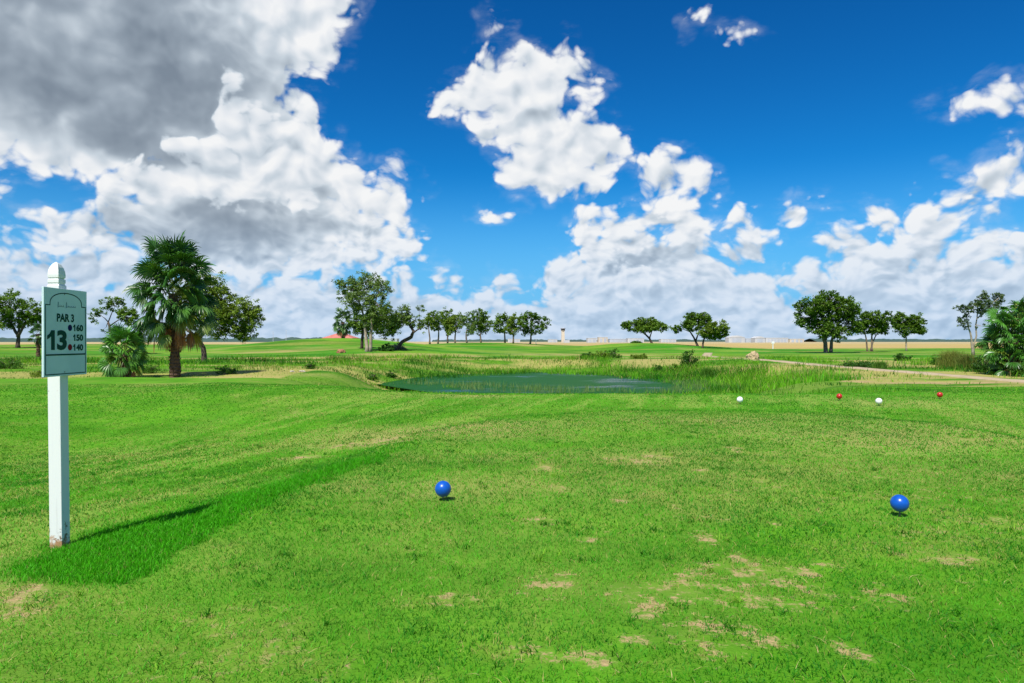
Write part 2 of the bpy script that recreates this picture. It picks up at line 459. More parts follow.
def height(x, y):
    x = np.asarray(x, dtype=np.float64); y = np.asarray(y, dtype=np.float64)
    far = -0.30 - 0.25 * sst(y, 60, 90) * (1 - sst(y, 110, 150)) * 0.6
    # foreground shelf that ends where the ground falls to the pond on the right and the rough on the left
    edge = 20.2 + 8.0 * sst(-x, 2.5, 8.5) + 0.8 * np.sin(x * 0.35) - 0.03 * np.clip(x, 0, 40)
    drop = sst(y, edge, edge + 11.0)
    h = 0.0 * (1 - drop) + far * drop
    # tee: the turf outside its rim lies a little lower
    d, s = seg_dist(x, y, RIM)
    out = sst(s, 0.0, 0.85)
    h = h - out * ((0.02 + 0.11 * sst(y, 5.2, 8.5)) * (1 - sst(y, 9, 16))) * (1 - drop)
    # bank that falls from the near shelf to the water
    wx = sst(x, -10.5, -6.5) * (1 - sst(x, 9.5, 13))
    line = np.where(y > 19.4, -0.078 * (y - 19.4), 0.0)
    h = np.where(y < 45, h * (1 - wx) + np.minimum(h, line) * wx, h)
    h = h - 0.42 * np.exp(-(((x + 7.5) / 3.2) ** 2 + ((y - 13) / 4.5) ** 2))
    h = h + 0.30 * np.exp(-(((x + 6.8) / 3.0) ** 2 + ((y - 21.5) / 3.5) ** 2))
    h = h - 0.20 * sst(-x, 5, 12) * (1 - sst(y, 16, 24))
    # pond bowl
    ps = pond_sd(x, y)
    bowl = 1 - sst(ps, -0.3, 7.0 + 5.0 * sst(y, 50, 60))
    h = h * (1 - bowl) + (WATER_Z - 0.35) * bowl
    h = np.where((y > 60) & (ps < 20), np.minimum(h, h), h)
    # trough behind the left shelf
    h = h - 0.38 * np.exp(-(((y - 33.5) / 3.0) ** 2)) * sst(-x, 4, 9)
    # grassy mound in front of the red-roofed house, gentle swells further out
    h = h + 2.35 * np.exp(-(((x + 31) / 19) ** 2 + ((y - 122) / 15) ** 2))
    h = h + 1.0 * np.exp(-(((x + 18) / 14) ** 2 + ((y - 92) / 12) ** 2))
    h = h + 1.15 * np.exp(-(((x + 95) / 50) ** 2 + ((y - 150) / 50) ** 2))
    h = h + 1.45 * np.exp(-(((x + 8) / 26) ** 2 + ((y - 190) / 26) ** 2))
    h = h + 1.25 * np.exp(-(((x - 28) / 13) ** 2 + ((y - 152) / 15) ** 2))
    h = h + 0.5 * np.exp(-(((x - 42) / 16) ** 2 + ((y - 142) / 14) ** 2))
    h = h + (fbm(x, y, 0.045, 3, 5) - 0.5) * 0.35 * sst(y, 22, 60)
    h = h + (fbm(x, y, 0.35, 3, 8) - 0.5) * 0.10 * sst(y, 8, 26) + (fbm(x, y, 0.9, 2, 4) - 0.5) * 0.03
    return h

def ray_ground(px, py, h0=0.0):
    """where the sight line through a bearing meets the ground"""
    u = (px - 512) / FPX; w = (341.5 - py) / FPX
    y = np.concatenate([np.arange(2.5, 60, 0.1), np.arange(60, 600, 1.0)])
    g = height(u * y, y); z = EYE + w * y
    k = np.argmax(z <= g)
    return (u * y[k], y[k], float(g[k])) if z[k] <= g[k] else None

# ------------------------------------------------------------------ what grows where (0..1 masks, also used by the blades)
def spot(x, y, px, py, rx, ry, seed):
    """a worn patch with a ragged edge; bearing and half widths"""
    cy = 1.5 * FPX / (py - 341.5); cx = (px - 512) / FPX * cy
    sx = rx / FPX * cy; sy = ry * cy * cy / (1.5 * FPX)
    q = np.hypot((x - cx) / sx, (y - cy) / sy)
    return 1 - q

LUSH = [(12, 572), (40, 556), (75, 540), (130, 522), (200, 500), (300, 476), (380, 453), (440, 430), (444, 434), (388, 462), (300, 495), (250, 517), (205, 546), (160, 574), (118, 591), (68, 592), (35, 584), (12, 572)]
LUSH_G = [((px - 512) / FPX * 1.53 * FPX / (py - 341.5), 1.53 * FPX / (py - 341.5)) for px, py in LUSH]
TEE_SPOTS = [(555, 585, 32, 11), (640, 462, 18, 4), (612, 459, 14, 3), (655, 457, 12, 3), (620, 500, 9, 4), (773, 525, 7, 3), (675, 507, 7, 3), (545, 468, 9, 3), (708, 540, 20, 7), (742, 560, 16, 7),
             (800, 572, 20, 6), (828, 566, 14, 5), (655, 610, 30, 8), (700, 622, 25, 8), (760, 600, 22, 6), (690, 585, 26, 6), (540, 520, 18, 5), (880, 590, 16, 7), (590, 540, 14, 3), (20, 590, 34, 14), (30, 612, 20, 9),
             (350, 668, 8, 7), (470, 600, 6, 4), (640, 640, 20, 6), (720, 655, 30, 8), (960, 560, 30, 6), (770, 640, 26, 7), (512, 655, 40, 8), (760, 480, 10, 2), (700, 470, 12, 2), (735, 448, 10, 2), (560, 490, 10, 3),
             (850, 650, 22, 8), (600, 665, 20, 6), (1000, 520, 14, 3), (740, 452, 8, 2), (350, 437, 24, 2.5), (385, 433, 22, 2.5), (395, 439, 18, 2), (300, 447, 26, 2)]

def masks(x, y):
    x = np.asarray(x, dtype=np.float64); y = np.asarray(y, dtype=np.float64)
    M = {}
    d, s = seg_dist(x, y, RIM)
    # lush uncut band along the shoulder of the tee by the signpost
    dl, _ = seg_dist(x, y, LUSH_G)
    ld = np.where(inside_poly(x, y, LUSH_G), dl, -dl) + (fbm(x, y, 4.5, 4, 21, 0.7) - 0.5) * 0.42
    M['lush'] = sst(ld, -0.08, 0.20) * (1 - 0.85 * sst(y, 7.5, 11.0))
    # bare, worn soil
    b = np.full(x.shape, -3.0)
    for i, (px, py, rx, ry) in enumerate(TEE_SPOTS):
        b = np.maximum(b, spot(x, y, px, py, rx * 1.0, ry * 1.1, i))
    # wider, half-worn stretches where the small ones run together
    for (px, py, rx, ry) in [(745, 585, 110, 42), (655, 598, 70, 26), (710, 632, 80, 24), (640, 461, 60, 8), (550, 586, 55, 20), (890, 600, 60, 14), (450, 600, 60, 10), (20, 598, 55, 26), (560, 655, 70, 12), (350, 437, 70, 5)]:
        b = np.maximum(b, -0.75 + 0.95 * np.clip(spot(x, y, px, py, rx, ry, 0) * 2.2, 0, 1))
    M['bare'] = 0.90 * sst(b, -1.3, 1.0) * (y < 24) * (1 - M['lush'])
    M['torn'] = sst(M['bare'] + (fbm(x, y, 6.0, 5, 31, 0.8) - 0.5) * 2.8, 0.62, 0.95) * (b > -1.0)
    # thin, yellowish growth round the worn ground and in drifts over the tee
    thin = sst(fbm(x, y, 0.55, 4, 41, 0.6), 0.48, 0.68) * 0.5 + sst(fbm(x, y, 2.4, 4, 43, 0.65), 0.50, 0.68) * 0.5
    M['thin'] = np.clip(thin * (1 - 0.55 * sst(y, 8, 18) * (x > -3)) + sst(b, -1.5, 0.4) * 0.35, 0, 1) * (1 - M['lush'])
    # streaks left by the mower on the slope to the left
    ang = math.atan2(8.0, 2.2)
    al = x * math.cos(ang) + y * math.sin(ang); ac = -x * math.sin(ang) + y * math.cos(ang)
    st = fbm(al * 0.10, ac, 2.6, 4, 51, 0.6)
    M['streak'] = sst(st, 0.50, 0.66) * sst(s, 0.5, 1.2) * (1 - sst(s, 3.5, 9.0)) * (y < 30)
    # unmown rough between the shelf and the fairway, round the pond
    ps = pond_sd(x, y)
    edge = 20.6 + 8.0 * sst(-x, 2.5, 8.5) + 0.8 * np.sin(x * 0.35) - 0.03 * np.clip(x, 0, 40)
    beyond = sst(y, edge + 0.4, edge + 2.0)
    rough = beyond * (1 - sst(y + (fbm(x, y, 0.08, 3, 61) - 0.5) * 26, 68, 76))
    M['rough'] = rough
    nearslope = (y < 42) & (x > -12) & (x < 15)
    M['dry'] = rough * sst(fbm(x * 0.5, y, 0.16, 4, 63, 0.6), 0.49, 0.62) * np.where(nearslope, 0.0, 1.0)
    # fairway bands and bare strips far out
    M['fair'] = sst(y, 60, 72)
    strip = np.zeros(x.shape)
    for (x0, y0, sx, sy) in [(-27, 74, 15, 6), (-12, 80, 12, 5), (-33, 96, 12, 5), (6, 92, 12, 5), (22, 84, 14, 7), (33, 62, 6, 8), (16, 66, 10, 5), (12, 104, 16, 6), (-14, 60, 8, 2.5), (-47, 60, 6, 2), (3, 175, 8, 9), (48, 64, 9, 3.5),
                             (42, 80, 14, 4), (29.0, 52, 3, 8), (-24, 50, 10, 1.5), (60, 110, 16, 3), (-60, 75, 20, 2), (-2, 100, 10, 2)]:
        strip = np.maximum(strip, 1 - np.hypot((x - x0) / sx, (y - y0) / sy))
    M['strip'] = sst(strip + (fbm(x * .6, y, 0.25, 3, 71) - 0.5) * 1.3, 0.05, 0.6)
    # worn earth beside the path at the right
    e = np.maximum(1 - np.hypot((x - 19.2) / 5.2, (y - 29.5) / 3.4), 1 - np.hypot((x - 17.2) / 3.0, (y - 34.5) / 3.0))
    e = np.maximum(e, 1 - np.hypot((x - 25.0) / 7.0, (y - 25.5) / 1.8))
    M['earth'] = sst(e + (fbm(x * .5, y, 0.9, 4, 73, 0.7) - 0.5) * 3.0, 0.35, 0.85) * (e > -0.1)
    # stubble field beyond the course
    fx = x / np.maximum(y, 1)
    M['field'] = np.maximum(sst(y, 168, 178) * sst(fx, 0.16, 0.20) + sst(y, 250, 290) * sst(fx, -0.02, 0.1), sst(y, 400, 440))
    M['field'] = np.maximum(M['field'], sst(y, 190, 205) * sst(-fx, 0.62, 0.66))
    M['field'] = np.clip(M['field'], 0, 1)
    return M

# ------------------------------------------------------------------ ground sheet
def axis(a, b, n, s0):
    """points from a to b, dense near 0"""
    ka = math.asinh(a / s0); kb = math.asinh(b / s0)
    return np.sinh(np.linspace(ka, kb, n)) * s0
xs = axis(-9000, 9000, 860, 4.0)
ys = np.concatenate([np.linspace(-40, 1.5, 40)[:-1], 1.5 * np.exp(np.linspace(0, math.log(9000 / 1.5), 760))])
GX, GY = np.meshgrid(xs, ys)
GZ = height(GX, GY)
# the far plain stays flat
GZ = GZ * (1 - sst(GY, 260, 500)) * 1.0 + (-0.3) * sst(GY, 260, 500)
nx, ny = len(xs), len(ys)
idx = (np.arange(ny - 1)[:, None] * nx + np.arange(nx - 1)[None, :]).ravel()
GF = np.stack([idx, idx + 1, idx + nx + 1, idx + nx], 1)
gm = masks(GX.ravel(), GY.ravel())
ground_me = np_mesh("ground", np.stack([GX.ravel(), GY.ravel(), GZ.ravel()], 1), GF, gm, smooth=True)

# colours of the living things (real reflectances)
C_TURF = (0.050, 0.200, 0.005); C_TURF2 = (0.090, 0.285, 0.010); C_LUSH = (0.045, 0.205, 0.005)
C_DRY = (0.36, 0.31, 0.10); C_SOIL = (0.40, 0.30, 0.145); C_FIELD = (0.44, 0.31, 0.115)
C_FAIR = (0.042, 0.205, 0.010); C_ROUGH = (0.105, 0.235, 0.016)

gmat = bpy.data.materials.new("turf_and_soil"); gmat.use_nodes = True
t = NT(gmat.node_tree); gp = t.n['Principled BSDF']
def att(name):
    n = t.node('ShaderNodeAttribute'); n.attribute_name = name; return n.outputs['Fac']
geo = t.node('ShaderNodeNewGeometry'); pos = geo.outputs['Position']
fine = t.noise(pos, 38.0, 4, 0.65); midn = t.noise(pos, 5.0, 5, 0.6); big = t.noise(pos, 0.5, 5, 0.6); vbig = t.noise(t.vm('MULTIPLY', pos, (0.5, 1, 1)), 0.055, 5, 0.6)
col = t.mix(t.step(big, 0.35, 0.65), C_TURF, C_TURF2)
col = t.mix(t.step(midn, 0.30, 0.75, 0.0, 0.5), col, (0.05, 0.15, 0.012))
col = t.mix(t.m('MULTIPLY', att('thin'), 0.5), col, (0.19, 0.265, 0.04))
col = t.mix(t.m('MULTIPLY', att('streak'), 0.65), col, (0.20, 0.31, 0.05))
col = t.mix(att('lush'), col, C_LUSH)
roughc = t.mix(t.step(midn, 0.35, 0.65), C_ROUGH, (0.06, 0.17, 0.010))
roughc = t.mix(t.step(t.noise(t.vm('MULTIPLY', pos, (0.7, 1, 1)), 0.28, 5, 0.7), 0.50, 0.62), roughc, (0.035, 0.13, 0.008))
roughc = t.mix(t.m('MULTIPLY', att('dry'), 0.75), roughc, C_DRY)
col = t.mix(att('rough'), col, roughc)
fairc = t.mix(t.step(vbig, 0.44, 0.58), C_FAIR, (0.135, 0.27, 0.020))
fairc = t.mix(t.step(t.noise(t.vm('MULTIPLY', pos, (0.35, 1, 1)), 0.12, 5, 0.65), 0.48, 0.60, 0.0, 0.75), fairc, (0.035, 0.135, 0.008))
fairc = t.mix(t.step(t.noise(t.vm('MULTIPLY', pos, (0.12, 1, 1)), 0.22, 4, 0.6), 0.52, 0.64, 0.0, 0.65), fairc, (0.26, 0.26, 0.06))
fairc = t.mix(t.m('MULTIPLY', t.step(t.noise(pos, 1.3, 4, 0.6), 0.4, 0.7), 0.35), fairc, (0.045, 0.15, 0.01))
fairf = t.m('MULTIPLY', att('fair'), t.m('SUBTRACT', 1.0, att('rough')))
col = t.mix(fairf, col, fairc)
col = t.mix(t.m('MULTIPLY', att('strip'), t.step(midn, 0.2, 0.7, 0.95, 0.6)), col, (0.36, 0.29, 0.11))
soil = t.mix(t.step(fine, 0.3, 0.7), C_SOIL, (0.29, 0.22, 0.10))
rag = t.noise(pos, 6.0, 8, 0.80)
barem = t.step(t.m('MULTIPLY_ADD', t.m('SUBTRACT', rag, 0.5), 3.6, att('bare')), 0.66, 1.0)
barem = t.m('MULTIPLY', barem, t.step(att('bare'), 0.02, 0.25))
barem = t.m('MAXIMUM', barem, t.m('MULTIPLY', t.step(t.m('MULTIPLY_ADD', t.noise(pos, 9.0, 5, 0.7), 1.0, t.m('MULTIPLY', att('thin'), 0.16)), 0.66, 0.78), 0.5))
barem = t.m('MULTIPLY', barem, t.m('SUBTRACT', 1.0, t.m('MAXIMUM', att('rough'), fairf)))
col = t.mix(t.m('MAXIMUM', barem, att('earth')), col, soil)
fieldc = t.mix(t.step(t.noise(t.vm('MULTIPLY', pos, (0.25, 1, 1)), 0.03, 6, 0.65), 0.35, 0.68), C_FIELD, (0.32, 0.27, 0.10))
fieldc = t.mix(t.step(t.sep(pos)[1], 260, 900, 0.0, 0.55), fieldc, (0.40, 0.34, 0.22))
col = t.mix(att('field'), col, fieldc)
t.put(gp.inputs['Base Color'], col)
gp.inputs['Roughness'].default_value = 0.9; gp.inputs['Specular IOR Level'].default_value = 0.05
bmp = t.node('ShaderNodeBump'); bmp.inputs['Strength'].default_value = 0.6; bmp.inputs['Distance'].default_value = 0.02
t.put(bmp.inputs['Height'], t.m('ADD', fine, t.m('MULTIPLY', midn, 1.5)))
t.put(gp.inputs['Normal'], bmp.outputs[0])
ground = link_mesh("ground", ground_me, gmat); tag(ground, kind="structure")
GROUND_MASKS = masks

# ------------------------------------------------------------------ pond water
def poly_sheet(name, pts, z, m, pad=3.0):
    me = bpy.data.meshes.new(name)
    cx = sum(p[0] for p in pts[:-1]) / (len(pts) - 1); cy = sum(p[1] for p in pts[:-1]) / (len(pts) - 1)
    vs = []
    for (x, y) in pts[:-1]:
        L = math.hypot(x - cx, y - cy)
        vs.append((cx + (x - cx) * (L + pad) / L, cy + (y - cy) * (L + pad) / L, z))
    me.from_pydata(vs, [], [tuple(range(len(vs)))])
    return link_mesh(name, me, m)
wm = bpy.data.materials.new("pond_water"); wm.use_nodes = True
t = NT(wm.node_tree); p = t.n['Principled BSDF']
wp = t.node('ShaderNodeNewGeometry').outputs['Position']
alg = t.step(t.noise(t.vm('MULTIPLY', wp, (0.6, 1, 1)), 0.30, 6, 0.65), 0.28, 0.48)
t.put(p.inputs['Base Color'], t.mix(alg, (0.004, 0.030, 0.012), (0.013, 0.080, 0.010)))
t.put(p.inputs['Roughness'], t.m('MULTIPLY_ADD', alg, 0.40, 0.10))
t.put(p.inputs['Specular IOR Level'], t.m('MULTIPLY_ADD', alg, -0.24, 0.27))
b = t.node('ShaderNodeBump'); b.inputs['Strength'].default_value = 0.5; b.inputs['Distance'].default_value = 0.06
t.put(b.inputs['Height'], t.noise(t.vm('MULTIPLY', wp, (0.6, 1.6, 1)), 3.0, 4, 0.6)); t.put(p.inputs['Normal'], b.outputs[0])
pond = poly_sheet("pond_water", POND, WATER_Z, wm); tag(pond, kind="structure")

# ------------------------------------------------------------------ cart path
def strip_mesh(name, centre, width, lift, m, n=160):
    pts = []
    L = [0.0]
    for a, b in zip(centre[:-1], centre[1:]): L.append(L[-1] + math.hypot(b[0] - a[0], b[1] - a[1]))
    for k in range(n + 1):
        s = L[-1] * k / n
        pts.append((np.interp(s, L, [c[0] for c in centre]), np.interp(s, L, [c[1] for c in centre])))
    P = np.array(pts); T = np.gradient(P, axis=0); T /= np.linalg.norm(T, axis=1)[:, None]
    Nn = np.stack([-T[:, 1], T[:, 0]], 1)
    V = []
    offs = np.array([-0.5, -0.25, 0, 0.25, 0.5]) * width
    for o in offs:
        q = P + Nn * o
        V.append(np.stack([q[:, 0], q[:, 1], height(q[:, 0], q[:, 1])], 1))
    V = np.stack(V, 1)
    top = V[:, :, 2].max(axis=1)
    V[:, :, 2] = 0.5 * V[:, :, 2] + 0.5 * top[:, None] + lift
    m_ = len(offs)
    lowl = V[:, :1].copy(); lowl[:, :, 2] -= 0.3; lowr = V[:, -1:].copy(); lowr[:, :, 2] -= 0.3
    V = np.concatenate([lowl, V, lowr], 1); m_ += 2
    i = (np.arange(n)[:, None] * m_ + np.arange(m_ - 1)[None]).ravel()
    F = np.stack([i, i + m_, i + m_ + 1, i + 1], 1)
    return link_mesh(name, np_mesh(name, V.reshape(-1, 3), F, smooth=False), m)
PATH_C = [(19.0, 14), (21.5, 22), (22.6, 30), (23.2, 40), (23.4, 52), (23.6, 64), (25.0, 82), (28.5, 100), (34, 118)]
pathm = weathered("path_concrete", (0.42, 0.33, 0.21), (0.33, 0.26, 0.15), 1.5, 0.9)
path = strip_mesh("path", PATH_C, 1.35, 0.03, pathm); tag(path, kind="structure")

# ------------------------------------------------------------------ grass blades
def leafmat(name, transl=0.35, rough=0.5, spec=0.12):
    """green tissue: colour comes from per-blade attributes r, g, b"""
    m = bpy.data.materials.new(name); m.use_nodes = True
    t = NT(m.node_tree); p = t.n['Principled BSDF']
    a = t.node('ShaderNodeAttribute'); a.attribute_name = 'tint'
    c = a.outputs['Color']
    t.put(p.inputs['Base Color'], c)
    p.inputs['Roughness'].default_value = rough; p.inputs['Specular IOR Level'].default_value = spec
    tr = t.node('ShaderNodeBsdfTranslucent'); t.put(tr.inputs[0], t.mix(1.0, c, (1.0, 0.95, 0.45), 'MULTIPLY'))
    mx = t.node('ShaderNodeMixShader'); mx.inputs[0].default_value = transl
    t.l.new(p.outputs[0], mx.inputs[1]); t.l.new(tr.outputs[0], mx.inputs[2])
    t.l.new(mx.outputs[0], t.n['Material Output'].inputs[0])
    return m

def set_tint(me, C):
    at = me.color_attributes.new('tint', 'FLOAT_COLOR', 'POINT')
    at.data.foreach_set('color', np.concatenate([C, np.ones((len(C), 1))], 1).astype(np.float32).ravel())

def lerp3(a, b, f):
    return np.asarray(a)[None] * (1 - f[:, None]) + np.asarray(b)[None] * f[:, None]

def blades(name, x, y, z, hgt, wid, lean, C, m, bend=0.4):
    """one curved blade of two triangles+quad per root; arrays of equal length"""
    n = len(x)
    a = rng.uniform(0, 2 * np.pi, n); b = rng.uniform(0, 2 * np.pi, n)
    dx, dy = np.cos(a), np.sin(a)                 # width direction
    lx, ly = np.cos(b) * lean, np.sin(b) * lean   # lean, as share of height
    V = np.zeros((n, 5, 3))
    for k, (hh, ww, ll) in enumerate([(0, 1, 0), (0, -1, 0), (0.55, 0.75, 0.40), (0.55, -0.75, 0.40), (1.0, 0, 1.0 + bend)]):
        V[:, k, 0] = x + dx * ww * wid * .5 + lx * ll * hgt
        V[:, k, 1] = y + dy * ww * wid * .5 + ly * ll * hgt
        V[:, k, 2] = z + hh * hgt * (1.0 if k < 4 else 1.0) - (0.004 if k < 2 else 0)
    i = np.arange(n) * 5
    F = np.concatenate([np.stack([i, i + 1, i + 3], 1), np.stack([i, i + 3, i + 2], 1), np.stack([i + 2, i + 3, i + 4], 1)])
    me = np_mesh(name, V.reshape(-1, 3), F)
    set_tint(me, np.repeat(C, 5, axis=0))
    return link_mesh(name, me, m)

def scatter(n, y0, y1, margin=1.6, fmax=0.78):
    """points on the ground in the sector ahead, evenly spread"""
    out = []
    tot = 0
    while tot < n:
        k = int((n - tot) * 2.2) + 100
        W = fmax * y1 + margin
        x = rng.uniform(-W, W, k); y = rng.uniform(y0, y1, k)
        ok = np.abs(x) < fmax * y + margin
        out.append(np.stack([x[ok], y[ok]], 1)); tot += ok.sum()
    P = np.concatenate(out)[:n]
    return P[:, 0], P[:, 1]

blade_m = leafmat("grass_blade", 0.42)
def turf_layer(n, y0, y1, h0, w0):
    x, y = scatter(n, y0, y1)
    M = masks(x, y)
    keep = rng.uniform(0, 1, n) > np.clip(M['torn'] * 0.90 + M['thin'] * 0.20 + M['earth'] * .9, 0, 0.97)
    x, y = x[keep], y[keep]; M = {k: v[keep] for k, v in M.items()}; n = len(x)
    r = rng.uniform(0, 1, n)
    d_, s_ = seg_dist(x, y, RIM)
    collar = np.exp(-(s_ / 0.22) ** 2) * sst(y, 8, 10)
    ac_ = -x * math.sin(1.302) + y * math.cos(1.302)
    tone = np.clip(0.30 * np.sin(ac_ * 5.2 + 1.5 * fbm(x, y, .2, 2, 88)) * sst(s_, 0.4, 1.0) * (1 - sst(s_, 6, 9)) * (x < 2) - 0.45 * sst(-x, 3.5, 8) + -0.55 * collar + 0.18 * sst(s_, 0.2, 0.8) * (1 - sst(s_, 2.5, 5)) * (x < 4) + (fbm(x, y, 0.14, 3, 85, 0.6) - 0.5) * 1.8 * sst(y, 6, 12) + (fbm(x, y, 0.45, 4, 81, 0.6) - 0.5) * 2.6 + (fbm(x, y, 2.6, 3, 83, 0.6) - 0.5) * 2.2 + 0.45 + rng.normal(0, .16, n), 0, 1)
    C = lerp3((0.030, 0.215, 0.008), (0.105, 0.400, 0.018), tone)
    dryp = 0.02 + 0.20 * M['thin'] ** 1.5 + 0.40 * M['bare'] ** 1.5 + 0.22 * M['streak']
    dry = r < dryp
    C = np.where(dry[:, None], lerp3((0.46, 0.40, 0.13), (0.26, 0.32, 0.06), rng.uniform(0, 1, n)), C)
    lu = M['lush'][:, None] * 0.9
    C = C * (1 - lu) + np.array([[0.070, 0.390, 0.008]]) * rng.uniform(.8, 1.2, (n, 1)) * lu
    C *= rng.uniform(0.8, 1.2, (n, 1))
    h = h0 * rng.uniform(0.5, 1.25, n) * (1 + 0.9 * M['lush']) * (1 - 0.4 * M['torn'])
    w = w0 * rng.uniform(0.7, 1.3, n)
    lean = rng.uniform(0.3, 1.6, n) * (1 - 0.6 * M['lush'])
    return x, y, height(x, y), h, w, lean, C
# extra blades in the lush band
def band_layer(n):
    k = n * 6
    x = rng.uniform(-4.0, 0.0, k); y = rng.uniform(3.8, 12.0, k)
    M = masks(x, y)
    ok = rng.uniform(0, 1, k) < M['lush'] ** 1.5 * np.clip(4.5 / y, .3, 1.0)
    x, y = x[ok][:n], y[ok][:n]; n = len(x)
    C = np.array([[0.074, 0.420, 0.008]]) * rng.uniform(.7, 1.3, (n, 1))
    C = np.where((rng.uniform(0, 1, n) < .05)[:, None], np.array([[0.25, .30, .07]]), C)
    return x, y, height(x, y), rng.uniform(0.02, 0.046, n), rng.uniform(0.004, 0.007, n), rng.uniform(0.1, 0.8, n), C
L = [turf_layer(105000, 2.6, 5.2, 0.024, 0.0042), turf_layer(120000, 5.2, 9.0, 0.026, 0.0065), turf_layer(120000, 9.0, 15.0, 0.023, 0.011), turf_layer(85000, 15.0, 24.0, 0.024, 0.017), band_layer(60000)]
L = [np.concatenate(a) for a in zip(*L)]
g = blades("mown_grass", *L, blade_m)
tag(g, kind="stuff")

# coarser tufts and dry clippings scattered through the mown turf
def tufts():
    X, Y, Hh, W_, Ln, C = [], [], [], [], [], []
    cx, cy = scatter(900, 2.7, 13.0)
    for k in range(len(cx)):
        n = rng.integers(8, 22); r = rng.uniform(0.015, 0.06)
        X.append(cx[k] + rng.normal(0, r, n)); Y.append(cy[k] + rng.normal(0, r, n))
        Hh.append(rng.uniform(.018, .050, n)); W_.append(rng.uniform(.004, .009, n)); Ln.append(rng.uniform(.4, 1.6, n))
        c = np.array([0.035, 0.19, 0.006]) if k % 3 else np.array([0.20, 0.40, 0.03])
        C.append(c[None] * rng.uniform(.75, 1.3, (n, 1)))
    n = 3200
    sx_, sy_ = scatter(n, 2.7, 12.0)
    ok = fbm(sx_, sy_, 0.8, 3, 87) + rng.normal(0, .06, n) > 0.47
    sx_, sy_ = sx_[ok], sy_[ok]; n = len(sx_)
    X.append(sx_); Y.append(sy_); Hh.append(rng.uniform(.010, .022, n)); W_.append(rng.uniform(.003, .006, n)); Ln.append(rng.uniform(2.0, 4.5, n))
    C.append(lerp3((.62, .54, .24), (.40, .38, .12), rng.uniform(0, 1, n)))
    X, Y, Hh, W_, Ln, C = [np.concatenate(a) for a in (X, Y, Hh, W_, Ln, C)]
    return blades("coarse_grass", X, Y, height(X, Y) + 0.004, Hh, W_, Ln, C, blade_m)
tag(tufts(), kind="stuff")

# ------------------------------------------------------------------ mesh collectors
class MB:
    """collects boxes, lathes and tubes with per-face material indices; one object per collector"""
    def __init__(s): s.v = []; s.f = []; s.mi = []
    def add(s, V, F, mi=0):
        o = len(s.v); s.v.extend([tuple(map(float, p)) for p in V])
        s.f.extend([tuple(o + i for i in f) for f in F]); s.mi.extend([mi] * len(F))
    def box(s, c, d, mi=0, rz=0.0, taper=1.0):
        cx, cy, cz = c; a, b, h = (k / 2 for k in d)
        V = []
        for zz, k in ((-h, 1), (h, taper)):
            for xx, yy in ((-a, -b), (a, -b), (a, b), (-a, b)):
                xx, yy = xx * k, yy * k
                V.append((cx + xx * math.cos(rz) - yy * math.sin(rz), cy + xx * math.sin(rz) + yy * math.cos(rz), cz + zz))
        s.add(V, [(3, 2, 1, 0), (4, 5, 6, 7), (0, 1, 5, 4), (1, 2, 6, 5), (2, 3, 7, 6), (3, 0, 4, 7)], mi)
    def loft(s, rings, mi=0, cap=True):
        """rings: equal-length closed loops"""
        n = len(rings[0]); V = [p for r in rings for p in r]; F = []
        for k in range(len(rings) - 1):
            for i in range(n):
                j = (i + 1) % n
                F.append((k * n + i, k * n + j, (k + 1) * n + j, (k + 1) * n + i))
        if cap:
            F.append(tuple(reversed(range(n)))); F.append(tuple((len(rings) - 1) * n + i for i in range(n)))
        s.add(V, F, mi)
    def tube(s, pts, rad, n=7, mi=0, wob=0.0):
        rings = []
        P = [Vector(p) for p in pts]
        for k, p in enumerate(P):
            d = (P[min(k + 1, len(P) - 1)] - P[max(k - 1, 0)])
            d = d.normalized() if d.length > 1e-9 else Vector((0, 0, 1))
            u = d.cross(Vector((0.3, 1, 0.1))).normalized(); w = d.cross(u)
            r = rad[k] if isinstance(rad, (list, tuple)) else rad
            rings.append([p + (u * math.cos(2 * math.pi * i / n) + w * math.sin(2 * math.pi * i / n)) * r * (1 + wob * random.uniform(-1, 1)) for i in range(n)])
        s.loft(rings, mi)
    def lathe(s, prof, c=(0, 0, 0), n=32, mi=0):
        rings = [[(c[0] + r * math.cos(2 * math.pi * i / n), c[1] + r * math.sin(2 * math.pi * i / n), c[2] + z) for i in range(n)] for r, z in prof]
        s.loft(rings, mi)
    def build(s, name, mats, parent=None, smooth=False, bevel=0.0, auto=False):
        me = bpy.data.meshes.new(name); me.from_pydata(s.v, [], s.f)
        bm = bmesh.new(); bm.from_mesh(me); bmesh.ops.recalc_face_normals(bm, faces=bm.faces); bm.to_mesh(me); bm.free()
        me.polygons.foreach_set('material_index', s.mi)
        if smooth: me.polygons.foreach_set('use_smooth', [True] * len(me.polygons))
        o = link_mesh(name, me, mats, parent)
        if bevel:
            b = o.modifiers.new('bevel', 'BEVEL'); b.width = bevel; b.segments = 2; b.limit_method = 'ANGLE'
        return o

def at(px, py, d):
    return ((px - 512) / FPX * d, d, EYE + (341.5 - py) / FPX * d)
def hz(x, y): return float(height(np.array([x]), np.array([y]))[0])

